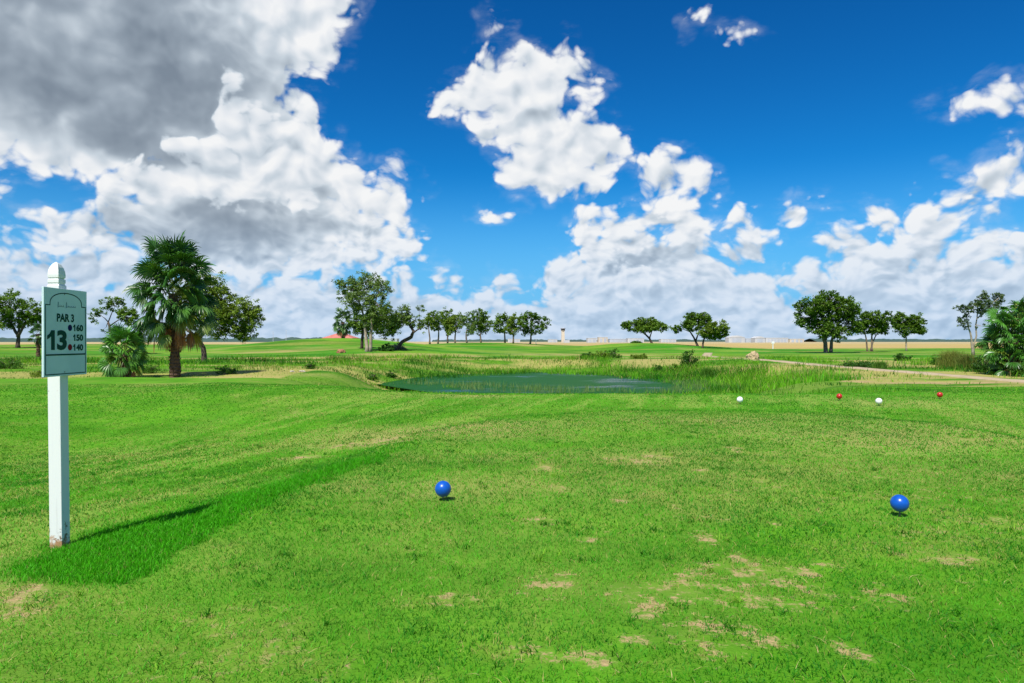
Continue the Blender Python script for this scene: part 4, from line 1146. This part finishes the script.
def palm(name, px, base_py, d, trunk_top, spread_m, nf, label, group=None, trunk_r=0.26, fr=(1.15, 1.0), dead=0, crown_h=1.2, yellow=0, seed=1, nseg=20, elev=(-0.7, 1.5), lean=(0, 0), green=(0.034, 0.115, 0.014), jit=0.45, heads=None):
    rnd = random.Random(seed)
    x, y, _ = at(px, base_py, d); g = hz(x, y)
    e = empty(name, (x, y, g), label, "palm tree", group)
    H = at(px, trunk_top, d)[2] - g
    mb = MB(); n = max(8, int(H / 0.09)); rings = []
    for k in range(n + 1):
        z = -0.15 + (H + 0.15) * k / n
        r = trunk_r * (1.25 - 0.35 * min(1, k / (n * 0.35))) * (1.07 if k % 2 else 0.93)
        cx = lean[0] * (k / n) ** 1.5; cy = lean[1] * (k / n) ** 1.5
        rings.append([(cx + r * math.cos(2 * math.pi * i / 14) * (1 + 0.10 * rnd.uniform(-1, 1)), cy + r * math.sin(2 * math.pi * i / 14) * (1 + 0.1 * rnd.uniform(-1, 1)), z + 0.03 * rnd.uniform(-1, 1)) for i in range(14)])
    mb.loft(rings)
    # old leaf bases standing off the trunk
    for k in range(int(H / 0.028)):
        z = rnd.uniform(0.05, H); a = rnd.uniform(0, 6.283); r = trunk_r * 0.95
        q = Vector((lean[0] * (z / H) ** 1.5 + r * math.cos(a), lean[1] * (z / H) ** 1.5 + r * math.sin(a), z))
        mb.tube([q, q + Vector((math.cos(a) * .09, math.sin(a) * .09, 0.10))], [0.035, 0.012], 4)
    mb.build("trunk", palm_bark, e)
    V, F, C = [], [], []
    VD, FD, CD = [], [], []
    for k in range(nf):
        f = (k + 0.5) / nf
        az = k * 2.39996 + rnd.uniform(-.3, .3)
        ev = elev[0] + (elev[1] - elev[0]) * f ** 0.85 + rnd.uniform(-jit, jit)
        zz = H - crown_h * 0.5 + crown_h * f
        col = np.array(green) * rnd.uniform(0.75, 1.5) + np.array([0.03, 0.03, 0.003]) * max(0, rnd.gauss(0.2, .4))
        pl, bl = fr[0] * rnd.uniform(.45, 1.15), fr[1] * rnd.uniform(.8, 1.15)
        if k < yellow: col = np.array([0.26, 0.28, 0.045]) if k % 2 else np.array([0.16, 0.24, 0.03])
        hx, hy = lean
        if heads:
            hx, hy, hz_ = heads[k % len(heads)]; zz = hz_ + rnd.uniform(-.25, .25); ev = elev[0] + (elev[1] - elev[0]) * rnd.random() ** 0.8
        fan_frond(V, F, C, (hx + 0.12 * math.cos(az), hy + 0.12 * math.sin(az), zz), az, ev, pl, bl, nseg, 1.65, 0.30 + 0.35 * (1 - f), col, rnd)
    me = np_mesh("crown", np.array(V), np.array(F)); set_tint(me, np.array(C)); link_mesh("crown", me, frond_m, e)
    if dead:
        for k in range(dead):
            az = k * 2.1 + rnd.uniform(-.4, .4)
            fan_frond(VD, FD, CD, (lean[0] + 0.15 * math.cos(az), lean[1] + 0.15 * math.sin(az), H - crown_h * rnd.uniform(0.35, 0.6)), az, rnd.uniform(-1.2, -0.4), fr[0] * rnd.uniform(.5, .95), fr[1] * rnd.uniform(.8, 1.1), 14, 0.7, 1.1,
                      np.array([0.36, 0.17, 0.07]) * rnd.uniform(.6, 1.2), rnd)
        me = np_mesh("dead_fronds", np.array(VD), np.array(FD)); set_tint(me, np.array(CD)); link_mesh("dead_fronds", me, frond_m, e)
    return e
palm("fan_palm", 175, 373, 36.5, 294, 2.2, 130, "tall bushy fan palm with brown hanging fronds and a thick rough trunk", trunk_r=0.245, fr=(1.40, 1.0), dead=22, crown_h=2.3, yellow=6, seed=4, nseg=24, elev=(-0.50, 1.5), lean=(-0.1, 0))
palm("fan_palm", 124, 374.5, 35.5, 353, 1.3, 64, "small young fan palm between the hole sign and the tall palm", trunk_r=0.17, fr=(0.75, 0.62), dead=3, crown_h=0.9, yellow=3, seed=9, elev=(-0.7, 1.45), green=(0.055, 0.190, 0.018))
palm("fan_palm", 343, 344, 132, 322, 1.2, 60, "small round-headed fan palm in front of the pink-roofed house", trunk_r=0.35, fr=(1.15, 1.05), dead=7, crown_h=2.0, yellow=1, seed=12, nseg=14, elev=(-0.9, 1.4), green=(0.06, 0.13, 0.03))
palm("fan_palm", 38, 346, 80, 334, 1.2, 34, "little fan palm half hidden behind the left edge of the hole sign", trunk_r=0.2, fr=(0.65, 0.6), dead=3, crown_h=0.8, seed=15, nseg=12)
palm("fan_palm", 1012, 377, 36, 334, 1.9, 150, "broad bushy fan palm at the right edge with fronds down to the ground", trunk_r=0.26, fr=(0.85, 0.62), dead=4, crown_h=2.2, yellow=9, seed=21, elev=(-0.5, 1.45), nseg=20, green=(0.042, 0.150, 0.014),
     heads=[(0.0, 0.0, 2.25), (-0.35, 0.2, 1.45), (0.3, -0.3, 0.75), (0.55, 0.3, 2.9), (-0.15, -0.35, 0.5)])
palm("fan_palm", 1038, 378, 37.5, 330, 1.9, 120, "fan palm mostly outside the right edge, beside the broad bushy one", trunk_r=0.3, fr=(0.95, 0.70), dead=3, crown_h=2.6, yellow=3, seed=23, elev=(-0.5, 1.45), nseg=18, green=(0.040, 0.140, 0.014),
     heads=[(0.0, 0.0, 2.6), (-0.4, -0.1, 1.6), (-0.2, 0.3, 3.2), (0.2, 0, 0.9)])

# ------------------------------------------------------------------ shrubs and weeds
def shrub(name, px, py, d, w, h, label, greens, leaf=0.05, group=None, cat="shrub", stems=True):
    """w, h in bearing units; a mound of foliage clumps over short stems"""
    x, y, _ = at(px, py, d); g = hz(x, y)
    e = empty(name, (x, y, g), label, cat, group)
    W = w / FPX * d; Hh = h / FPX * d
    n = int(30 + 40 * W)
    u = rng.normal(0, 1, (n, 3)); u /= np.linalg.norm(u, axis=1)[:, None]; u[:, 2] = np.abs(u[:, 2])
    lob = 1 + 0.30 * np.sin(np.arctan2(u[:, 1], u[:, 0]) * 3 + px) + rng.uniform(-.15, .15, n)
    P = u * (rng.uniform(0.3, 1, n) ** 0.5 * lob)[:, None] * np.array([W, W * 0.8, Hh]) * 0.92
    f = np.clip(rng.normal(.5, .3, n), 0, 1)[:, None]
    C = np.array(greens[0]) * (1 - f) + np.array(greens[1]) * f
    V, F, Cc = leaf_cloud(P, np.full(n, 0.22 * max(W, Hh)) * rng.uniform(.6, 1.2, n), 34, leaf, C)
    V[:, 2] = np.maximum(V[:, 2], 0.0)
    me = np_mesh("foliage", V, F); set_tint(me, Cc); link_mesh("foliage", me, leaf_m, e)
    mb = MB()
    for k in range(9):
        a = random.uniform(0, 6.28); r = random.uniform(.2, .8)
        mb.tube([(0.03 * math.cos(a), 0.03 * math.sin(a), -0.05), (W * r * .5 * math.cos(a), W * r * .4 * math.sin(a), Hh * .5), (W * r * math.cos(a), W * r * .8 * math.sin(a), Hh * .85)], [0.03, 0.02, 0.008], 5)
    mb.build("stems", bark_mid, e)
    return e
BG = ((0.05, 0.15, 0.012), (0.10, 0.24, 0.025)); BD = ((0.03, 0.10, 0.012), (0.06, 0.16, 0.02)); BY = ((0.14, 0.24, 0.02), (0.22, 0.33, 0.04))
def dist_for(py, lvl): return (EYE - lvl) * FPX / (py - 341.5)
G_ = "shrubs scattered in the rough"
SHR = [("shrub", 688, 370, 60, 11, 15, "largest dark green shrub on the far bank of the pond, left of the tan mound", BD, .07),
       ("shrub", 673, 373, 58, 7, 8, "light green shrub touching the left side of the largest dark bank shrub", BY, .06),
       ("shrub", 659, 372, 60, 6, 7, "small bright shrub two left of the largest dark bank shrub", BG, .06),
       ("shrub", 640, 366, 72, 9, 5, "low wide weedy shrub above the middle of the far pond bank", BY, .07),
       ("shrub", 601, 365, 74, 9, 8, "yellow-green weed clump, tallest of the trio above the pond", BY, .07),
       ("shrub", 613, 364, 78, 9, 8, "darker leafy clump right of the tallest yellow-green weeds above the pond", BG, .07),
       ("shrub", 588, 364, 76, 8, 6, "low clump left of the tallest yellow-green weeds above the pond", BG, .07),
       ("shrub", 388, 350, 86, 8, 6, "dark bush at the foot of the low bent trunk", BD, .09),
       ("shrub", 396, 336, 90, 9, 5, "pale blue-green bush above the dark one beside the bent trunk", ((0.16, .24, .15), (.22, .32, .2)), .08),
       ("shrub", 226, 372, 38, 11, 8, "dense green shrub on the ground right of the tall palm trunk", BG, .035),
       ("shrub", 150, 371, 39, 14, 8, "green undergrowth between the two palms at the left", BG, .035),
       ("shrub", 310, 371, 44, 6, 6, "small spiky shrub alone on the rough left of the pond", BG, .04),
       ("shrub", 372, 374, 46, 7, 7, "leafy shrub near the left tip of the pond", BG, .04),
       ("shrub", 391, 371, 50, 6, 6, "small shrub just right of the one near the pond's left tip", BG, .04),
       ("shrub", 340, 368, 60, 8, 4, "flat weedy patch left of the pond, below the brown rock", BY, .05),
       ("shrub", 902, 364, 64, 9, 7, "dark low shrub alone by the cart path below the rightmost oak", BD, .06),
       ("shrub", 985, 376, 40, 16, 15, "dark green bush at the left foot of the right edge palms", BD, .05),
       ("shrub", 1022, 380, 35.0, 14, 13, "bright green bush in front of the right edge palms", BG, .045),
       ("shrub", 938, 370, 52, 8, 9, "small dark bush left of the tall straw-coloured reeds", BG, .05),
       ("shrub", 8, 372, 44, 18, 10, "weedy green bush at the left edge behind the slope", BG, .045),
       ("shrub", 45, 376, 37, 18, 7, "low weeds directly behind the hole sign's post", BY, .04),
       ("shrub", 636, 346, 150, 6, 1.5, "thin strip of bush beneath the flat-topped tree", BG, .1),
       ("shrub", 860, 374, 48, 20, 5, "long dark sedge clump on the rough below the right oaks", BD, .06)]
for (nm, px, py, d, w, h, lab, gr, lf) in SHR:
    shrub(nm, px, py, d, w, h, lab, gr, lf, G_)

# upright clumps of reed by the right palms
def reed_clump(px, py, d, w, h, n, label, c0, c1):
    x, y, _ = at(px, py, d); g = hz(x, y)
    W = w / FPX * d; Hh = h / FPX * d
    bx_ = rng.normal(0, W * .36, n); by_ = rng.normal(0, W * .3, n)
    C = lerp3(c0, c1, rng.uniform(0, 1, n))
    o = blades("reed_clump", bx_, by_, np.zeros(n) - 0.03, Hh * rng.uniform(.5, 1.08, n) * (1 - 0.35 * np.minimum(1, (np.abs(bx_) / W) ** 2)), rng.uniform(.02, .05, n), rng.uniform(.05, .45, n), C, blade_m)
    o.location = (x, y, g)
    return tag(o, label, "reeds", "reed clumps")
reed_clump(952, 373, 46, 14, 20, 1500, "tall yellow-green reeds left of the right edge palms", (.16, .24, .03), (.30, .30, .08))
reed_clump(968, 374, 43, 10, 17, 1200, "darker straw-tipped reeds between the yellow reeds and the palms", (.08, .18, .02), (.28, .26, .08))
reed_clump(708, 384, 50, 8, 13, 900, "tuft of tall green reeds at the water's edge in front of the tan mound", (.06, .19, .02), (.13, .29, .03))
reed_clump(880, 377, 45, 8, 8, 1100, "reed tuft right of the sedge on the bank below the right oaks", (.06, .17, .02), (.12, .24, .03))

# ------------------------------------------------------------------ tall grass on the banks and the rough (uncountable)
def rough_grass():
    n = 150000
    x, y = scatter(n, 21.0, 84.0, 3.0)
    M = masks(x, y); ps = pond_sd(x, y)
    pn = fbm(x, y, 0.35, 3, 91)
    dens = M['rough'] * (0.15 + 0.85 * sst(pn, 0.38, 0.6))
    bank = sst(ps, -1.6, 0.2) * (1 - sst(ps, 3.5, 8.0)) * (y > 30)
    front = (y < 44) & (x < 5)
    dens = np.maximum(dens, bank * np.where(front, 0.0, 1.0))
    dens = dens * (ps > -2.5 * (x > 6) - 0.3) * (1 - M['earth']) * (1 - 0.85 * M['strip'])
    dens = dens * np.where((x > 13) & (y < 33), 0.25, 1.0)
    pd, _ = seg_dist(x, y, PATH_C)
    dens = dens * (pd > 1.5)
    ok = rng.uniform(0, 1, n) < dens
    x, y, ps, bank, pn = x[ok], y[ok], ps[ok], bank[ok], pn[ok]; dry = M['dry'][ok]; n = len(x)
    z = np.maximum(height(x, y), WATER_Z - 0.1)
    hh = (0.14 + 0.20 * pn) * rng.uniform(.5, 1.5, n) + bank * rng.uniform(0.05, 0.32, n) * (0.5 + 0.9 * sst(x, 2, 12)) * (1.0 - 0.5 * (y < 40))
    nearside = ((y < 41) & (x < 6)) | ((x > 12) & (y < 33))
    hh = np.where(nearside, np.minimum(hh, 0.10), hh) * np.where((x < 0) & (y < 48), 0.6, 1.0)
    tone = np.clip((fbm(x * .8, y, 0.22, 4, 93, .65) - .5) * 3.6 + .5 + rng.normal(0, .16, n), 0, 1)
    hh = hh * (0.6 + 0.9 * sst(fbm(x * .8, y, 0.4, 3, 94), .45, .62))
    C = lerp3((.032, .15, .008), (.19, .45, .020), tone)
    dm = rng.uniform(0, 1, n) < dry * (0.24 - 0.18 * bank) + 0.015
    C = np.where(dm[:, None], np.array([[.40, .34, .12]]), C) * rng.uniform(.8, 1.2, (n, 1))
    return blades("bank_grass", x, y, z, hh, rng.uniform(.02, .045, n) * (y / 45) ** .5, rng.uniform(.1, .7, n), C, blade_m)
tag(rough_grass(), kind="stuff")
# dense bright sedge round the right end of the pond
def sedge():
    n = 34000
    x = rng.uniform(3, 21, n * 3); y = rng.uniform(30, 62, n * 3)
    ps = pond_sd(x, y)
    pr = sst(ps, -3.2, -1.2) * (1 - sst(ps, 3.0, 7.5)) * np.where(y < 42, sst(x, 5.5, 9.5), 0.42) * sst(y, 30, 33) * (0.12 + 0.88 * sst(fbm(x, y, 0.5, 3, 97), 0.4, 0.55)) * (1 - sst(x, 16, 20))
    pr = pr * np.where((y < 43) & (x < 11.5), sst(ps, -1.0, 0.0) * (ps < 1.5), 1.0)
    ok = rng.uniform(0, 1, n * 3) < pr
    x, y = x[ok][:n], y[ok][:n]; n = len(x)
    tone = np.clip((fbm(x, y, 0.45, 3, 98) - .5) * 4 + .5 + rng.normal(0, .2, n), 0, 1)
    C = lerp3((.040, .22, .008), (.18, .52, .020), tone)
    C = np.where((rng.uniform(0, 1, n) < 0.10)[:, None], np.array([[.36, .36, .10]]), C)
    pk = fbm(x, y, 0.7, 3, 99)
    return blades("sedge", x, y, np.maximum(height(x, y), WATER_Z - 0.1), rng.uniform(.20, .55, n) * (0.25 + 1.3 * pk), rng.uniform(.02, .045, n), rng.uniform(.05, .5, n), C, blade_m)
tag(sedge(), kind="stuff")
# pale shoots standing in the shallows
def shoots():
    n = 2600
    x = rng.uniform(-8, 15, n * 4); y = rng.uniform(35, 46, n * 4)
    ps = pond_sd(x, y)
    ok = (ps < 0.8) & (ps > -3.5) & (fbm(x, y, 0.6, 3, 95) > 0.46)
    x, y = x[ok][:n], y[ok][:n]; n = len(x)
    C = lerp3((.10, .24, .05), (.24, .34, .12), rng.uniform(0, 1, n))
    return blades("water_shoots", x, y, np.full(n, WATER_Z - 0.05), rng.uniform(.15, .5, n), rng.uniform(.02, .035, n), rng.uniform(0, .3, n), C, blade_m)
tag(shoots(), kind="stuff")

# ------------------------------------------------------------------ rocks and mound
def rock(name, px, py, d, w, h, label, m_, cat, seed):
    x, y, _ = at(px, py, d); g = hz(x, y)
    bm = bmesh.new(); bmesh.ops.create_icosphere(bm, subdivisions=4, radius=1.0)
    W = w / FPX * d; Hh = h / FPX * d
    for v in bm.verts:
        n_ = mnoise.fractal(v.co * 1.6 + Vector((seed, 0, 0)), 0.8, 2.0, 5)
        v.co *= 1 + 0.28 * n_
        v.co = Vector((v.co.x * W, v.co.y * W * .8, v.co.z * Hh))
    me = bpy.data.meshes.new(name); bm.to_mesh(me); bm.free()
    o = link_mesh(name, me, m_); o.location = (x, y, g + Hh * 0.25)
    return tag(o, label, cat)
earth_m = weathered("tan_earth", (0.44, 0.33, 0.19), (0.30, 0.22, 0.12), 2.0, 0.95, 0.9)
brown_m = weathered("brown_rock_face", (0.34, 0.16, 0.08), (0.20, 0.09, 0.05), 2.5, 0.95, 0.9)
rock("earth_mound", 753, 368, 62, 6.5, 7, "tan mound of bare earth above the reeds on the far bank", earth_m, "mound", 3)
rock("brown_rock", 341, 358, 84, 4.5, 2.8, "reddish brown rock on the bare strip left of the pond", brown_m, "rock", 8)
pale_m = weathered("pale_stone", (0.50, 0.46, 0.38), (0.36, 0.33, 0.27), 3.0, 0.9, 0.5)
for k, (px, py, w) in enumerate([(292, 373.5, 2.2), (302, 374, 3.0)]):
    rock("flat_stone", px, py, 40, w, 1.0, ["small pale flat stone behind the left slope, the narrower of two", "pale flat stone behind the left slope, the wider of two"][k], pale_m, "stone", 20 + k)["group"] = "flat stones behind the slope"

# ------------------------------------------------------------------ buildings
stucco = weathered("cream_stucco", (0.62, 0.56, 0.46), (0.54, 0.48, 0.39), 0.5, 0.85)
rooftile = weathered("faded_red_roof", (0.50, 0.17, 0.13), (0.42, 0.13, 0.10), 0.8, 0.8)
whitew = weathered("white_metal_siding", (0.50, 0.50, 0.50), (0.42, 0.43, 0.44), 0.05, 0.6)
greyw = weathered("grey_metal_siding", (0.42, 0.45, 0.50), (0.36, 0.39, 0.43), 0.05, 0.6)
tanw = weathered("tan_concrete", (0.55, 0.48, 0.38), (0.48, 0.42, 0.33), 0.1, 0.8)
glass_d = mat("dark_window_glass", (0.02, 0.03, 0.04), 0.15, 0.6)
whitep = weathered("white_paint", (0.80, 0.80, 0.78), (0.70, 0.70, 0.67), 3.0, 0.5, 0.05)

def house(d, px0, px1, ridge_py, eave_py, label):
    x0, x1 = at(px0, 0, d)[0], at(px1, 0, d)[0]; zr = at(0, ridge_py, d)[2]; ze = at(0, eave_py, d)[2]
    g = hz((x0 + x1) / 2, d); cx = (x0 + x1) / 2; W = x1 - x0; D = 8.0
    e = empty("red_roofed_house", (cx, d, g), label, "house")
    H = ze - g; RH = zr - g
    m = MB(); m.box((0, 0, H / 2 - .1), (W - 0.8, D - 0.8, H + 0.2)); wall = m.build("wall", stucco, e)
    m = MB(); a, b = W / 2, D / 2
    m.add([(-a, -b, H), (a, -b, H), (a, b, H), (-a, b, H), (-a + b, 0, RH), (a - b, 0, RH), (-a, -b, H + .12), (a, -b, H + .12), (a, b, H + .12), (-a, b, H + .12)],
          [(0, 3, 2, 1), (6, 7, 5, 4), (7, 8, 5), (8, 9, 4, 5), (9, 6, 4), (0, 1, 7, 6), (1, 2, 8, 7), (2, 3, 9, 8), (3, 0, 6, 9)])
    m.build("roof", rooftile, e)
    for k in (-0.3, 0.0, 0.3):
        m = MB(); m.box((W * k, -D / 2 + 0.37, H * .62), (1.1, 0.10, 0.9)); f = m.build("window", whitep, e)
        m = MB(); m.box((W * k, -D / 2 + 0.31, H * .62), (0.9, 0.06, 0.7)); m.build("pane", glass_d, f)
    return e
house(172, 326, 356, 331.8, 338.5, "low house with a faded pink-red hip roof behind the grassy mound")

def shed(d, px0, px1, top_py, wallm, label, arch=False, doors=2, D=20):
    x0, x1 = at(px0, 0, d)[0], at(px1, 0, d)[0]; zt = at(0, top_py + 0.5, d)[2]
    g = -0.3; cx = (x0 + x1) / 2; W = x1 - x0
    e = empty("airfield_hangar" if arch else "flat_roofed_building", (cx, d, g), label, "hangar" if arch else "building", "white buildings along the horizon")
    H = zt - g; HW = H * (0.72 if arch else 0.9)
    m = MB(); m.box((0, 0, HW / 2), (W, D, HW)); m.build("wall", wallm, e)
    m = MB()
    if arch:
        prof = [(-W / 2 * 1.02 + W * 1.02 * k / 12, HW + (H - HW) * math.sin(math.pi * k / 12)) for k in range(13)]
        r0 = [(x, -D / 2 - .3, z) for x, z in prof] + [(W / 2 * 1.02, -D / 2 - .3, HW - .3), (-W / 2 * 1.02, -D / 2 - .3, HW - .3)]
        m.loft([r0, [(x, D / 2 + .3, z) for x, _, z in r0]])
    else:
        m.box((0, 0, HW + (H - HW) / 2), (W * 1.02, D * 1.02, H - HW))
    m.build("roof", whitew, e)
    for k in range(doors):
        m = MB(); u = (k + 0.5) / doors - 0.5
        m.box((u * W * .9, -D / 2 - 0.06, HW * 0.42), (W / doors * 0.55, 0.14, HW * 0.82)); m.build("door", greyw, e)
    return e
SHEDS = [(1150, 587, 596, 337.5, whitew, "small white block left of centre on the horizon, nearest the control tower", False, 2),
         (1250, 598, 607, 336.6, tanw, "tan block second to the right of the control tower", False, 2),
         (1200, 609, 625, 338.4, greyw, "long low grey building between the tower and the flat-topped tree", False, 5),
         (1180, 627, 643, 337.8, whitew, "long white shed showing just left of the leaning trunk of the flat-topped tree", False, 4),
         (1300, 660, 675, 338.6, whitew, "low white building in the gap between the flat-topped tree and the dark forked one", False, 4),
         (1150, 727, 743, 335.0, whitew, "arched white hangar right of the low yellow-green tree", True, 1),
         (1250, 744, 752, 338.0, greyw, "small grey building right of the arched white hangar", False, 2),
         (1180, 753, 763, 335.8, whitew, "arched hangar left of the white course post", True, 1),
         (1280, 764, 786, 337.2, whitew, "long white terminal building behind the white course post", False, 6),
         (1350, 788, 802, 338.2, tanw, "low tan building just left of the largest oak", False, 3),
         (420, 374, 398, 338.0, whitew, "white shed glimpsed between the tall pale trunk and the bent tree", False, 3),
         (1400, 508, 520, 338.4, whitew, "low white building behind the right end of the tree row", False, 3),
         (1400, 548, 557, 338.8, whitew, "tiny white building left of the control tower", False, 2)]
for (d, a, b, tp, wm_, lab, ar, dr) in SHEDS:
    shed(d, a, b, tp, wm_, lab, ar, dr, D=20 if d > 500 else 8)
# control tower
d = 1050; cx = at(563, 0, d)[0]; g = -0.3
tw = empty("control_tower", (cx, d, g), "airfield control tower with a dark glazed cab on the horizon", "tower")
H = at(0, 330.6, d)[2] - g
m = MB(); m.box((0, 0, H / 2), (5.2, 5.2, H), taper=0.86); m.build("shaft", tanw, tw)
m = MB(); m.loft([[(3.0 * math.cos(math.pi / 8 + math.pi / 4 * i), 3.0 * math.sin(math.pi / 8 + math.pi / 4 * i), H) for i in range(8)], [(3.7 * math.cos(math.pi / 8 + math.pi / 4 * i), 3.7 * math.sin(math.pi / 8 + math.pi / 4 * i), H + 3.2) for i in range(8)]])
cab = m.build("cab", glass_d, tw)
m = MB(); m.lathe([(3.9, H + 3.2), (3.9, H + 3.8), (1.5, H + 4.3)], n=8); m.build("cab_roof", greyw, tw)
m = MB(); m.lathe([(3.2, H - 0.7), (3.3, H)], n=8); m.build("gallery", tanw, tw)
m = MB(); m.tube([(0, 0, H + 4.2), (0, 0, H + 7)], 0.12, 6); m.build("antenna", greyw, tw)
m = MB(); m.box((5.5, 0, 2), (9, 7, 4)); m.build("annex", whitew, tw)

# white course post on the far fairway
x, y, _ = at(773, 349, 150); g = hz(x, y)
e = empty("course_post", (x, y, g), "white post with a small white board standing on the far fairway", "post")
m = MB(); m.box((0, 0, 0.75), (0.16, 0.16, 1.6)); m.build("post", whitep, e, bevel=0.01)
m = MB(); m.box((0, -0.10, 1.45), (0.62, 0.04, 0.46)); m.build("board", whitep, e, bevel=0.005)
x, y, _ = at(536, 343, 186); g = hz(x, y)
e = empty("course_post", (x, y, g), "tiny white post at the foot of the largest tree of the distant row", "post")
m = MB(); m.box((0, 0, 0.6), (0.14, 0.14, 1.3)); m.build("post", whitep, e)
m = MB(); m.lathe([(0.13, 1.25), (0.13, 1.3), (0.02, 1.42)], n=10); m.build("cap", whitep, e)

# lattice masts left of the house
for k, (px, tp) in enumerate(((273, 331), (286, 329.5))):
    d = 700; x = at(px, 0, d)[0]; H = at(0, tp, d)[2] + 0.3
    e = empty("radio_mast", (x, d, -0.3), ["thin grey mast on the left horizon, the shorter one", "thin grey mast on the left horizon, the taller one by the house"][k], "mast", "radio masts on the horizon")
    m = MB(); m.tube([(0, 0, 0), (0, 0, H)], [0.28, 0.12], 6); m.build("pole", greyw, e)
    for zz, ww in ((.93, 1.4), (.8, 1.0)):
        m = MB(); m.box((0, 0, H * zz), (ww, .15, .15)); m.build("crossarm", greyw, e)

# far belts of woodland on the horizon
def far_wood(name, x0, x1, y0, depth, hgt, m_, seed):
    n = 420; rows = 5
    V = []
    u = np.linspace(0, 1, n)
    for r in range(rows):
        f = r / (rows - 1); prof = math.sin(math.pi * min(1, f * 1.0)) if 0 < f < 1 else 0
        hh = hgt * prof * (0.45 + 1.1 * fbm(u * 90, np.full(n, r * 3.1), 1.0, 4, seed, .6))
        V.append(np.stack([x0 + (x1 - x0) * u, y0 + depth * f + 30 * fbm(u * 20, np.full(n, 1.0), 1, 2, seed), -1.0 + hh], 1))
    V = np.stack(V, 0).reshape(-1, 3)
    i = (np.arange(rows - 1)[:, None] * n + np.arange(n - 1)[None]).ravel()
    return tag(link_mesh(name, np_mesh(name, V, np.stack([i, i + 1, i + n + 1, i + n], 1)), m_), kind="stuff")
wood_m = weathered("hazed_far_foliage", (0.035, 0.075, 0.060), (0.050, 0.090, 0.065), 0.02, 0.95, 0.3)  # bluish cast of distant haze is mixed into the dark green itself
far_wood("far_woodland", -2900, -450, 2300, 160, 15.0, wood_m, 3)
far_wood("far_woodland", -450, 1400, 3800, 160, 13.0, wood_m, 5)
far_wood("far_woodland", 1300, 3600, 2900, 160, 13.0, wood_m, 7)
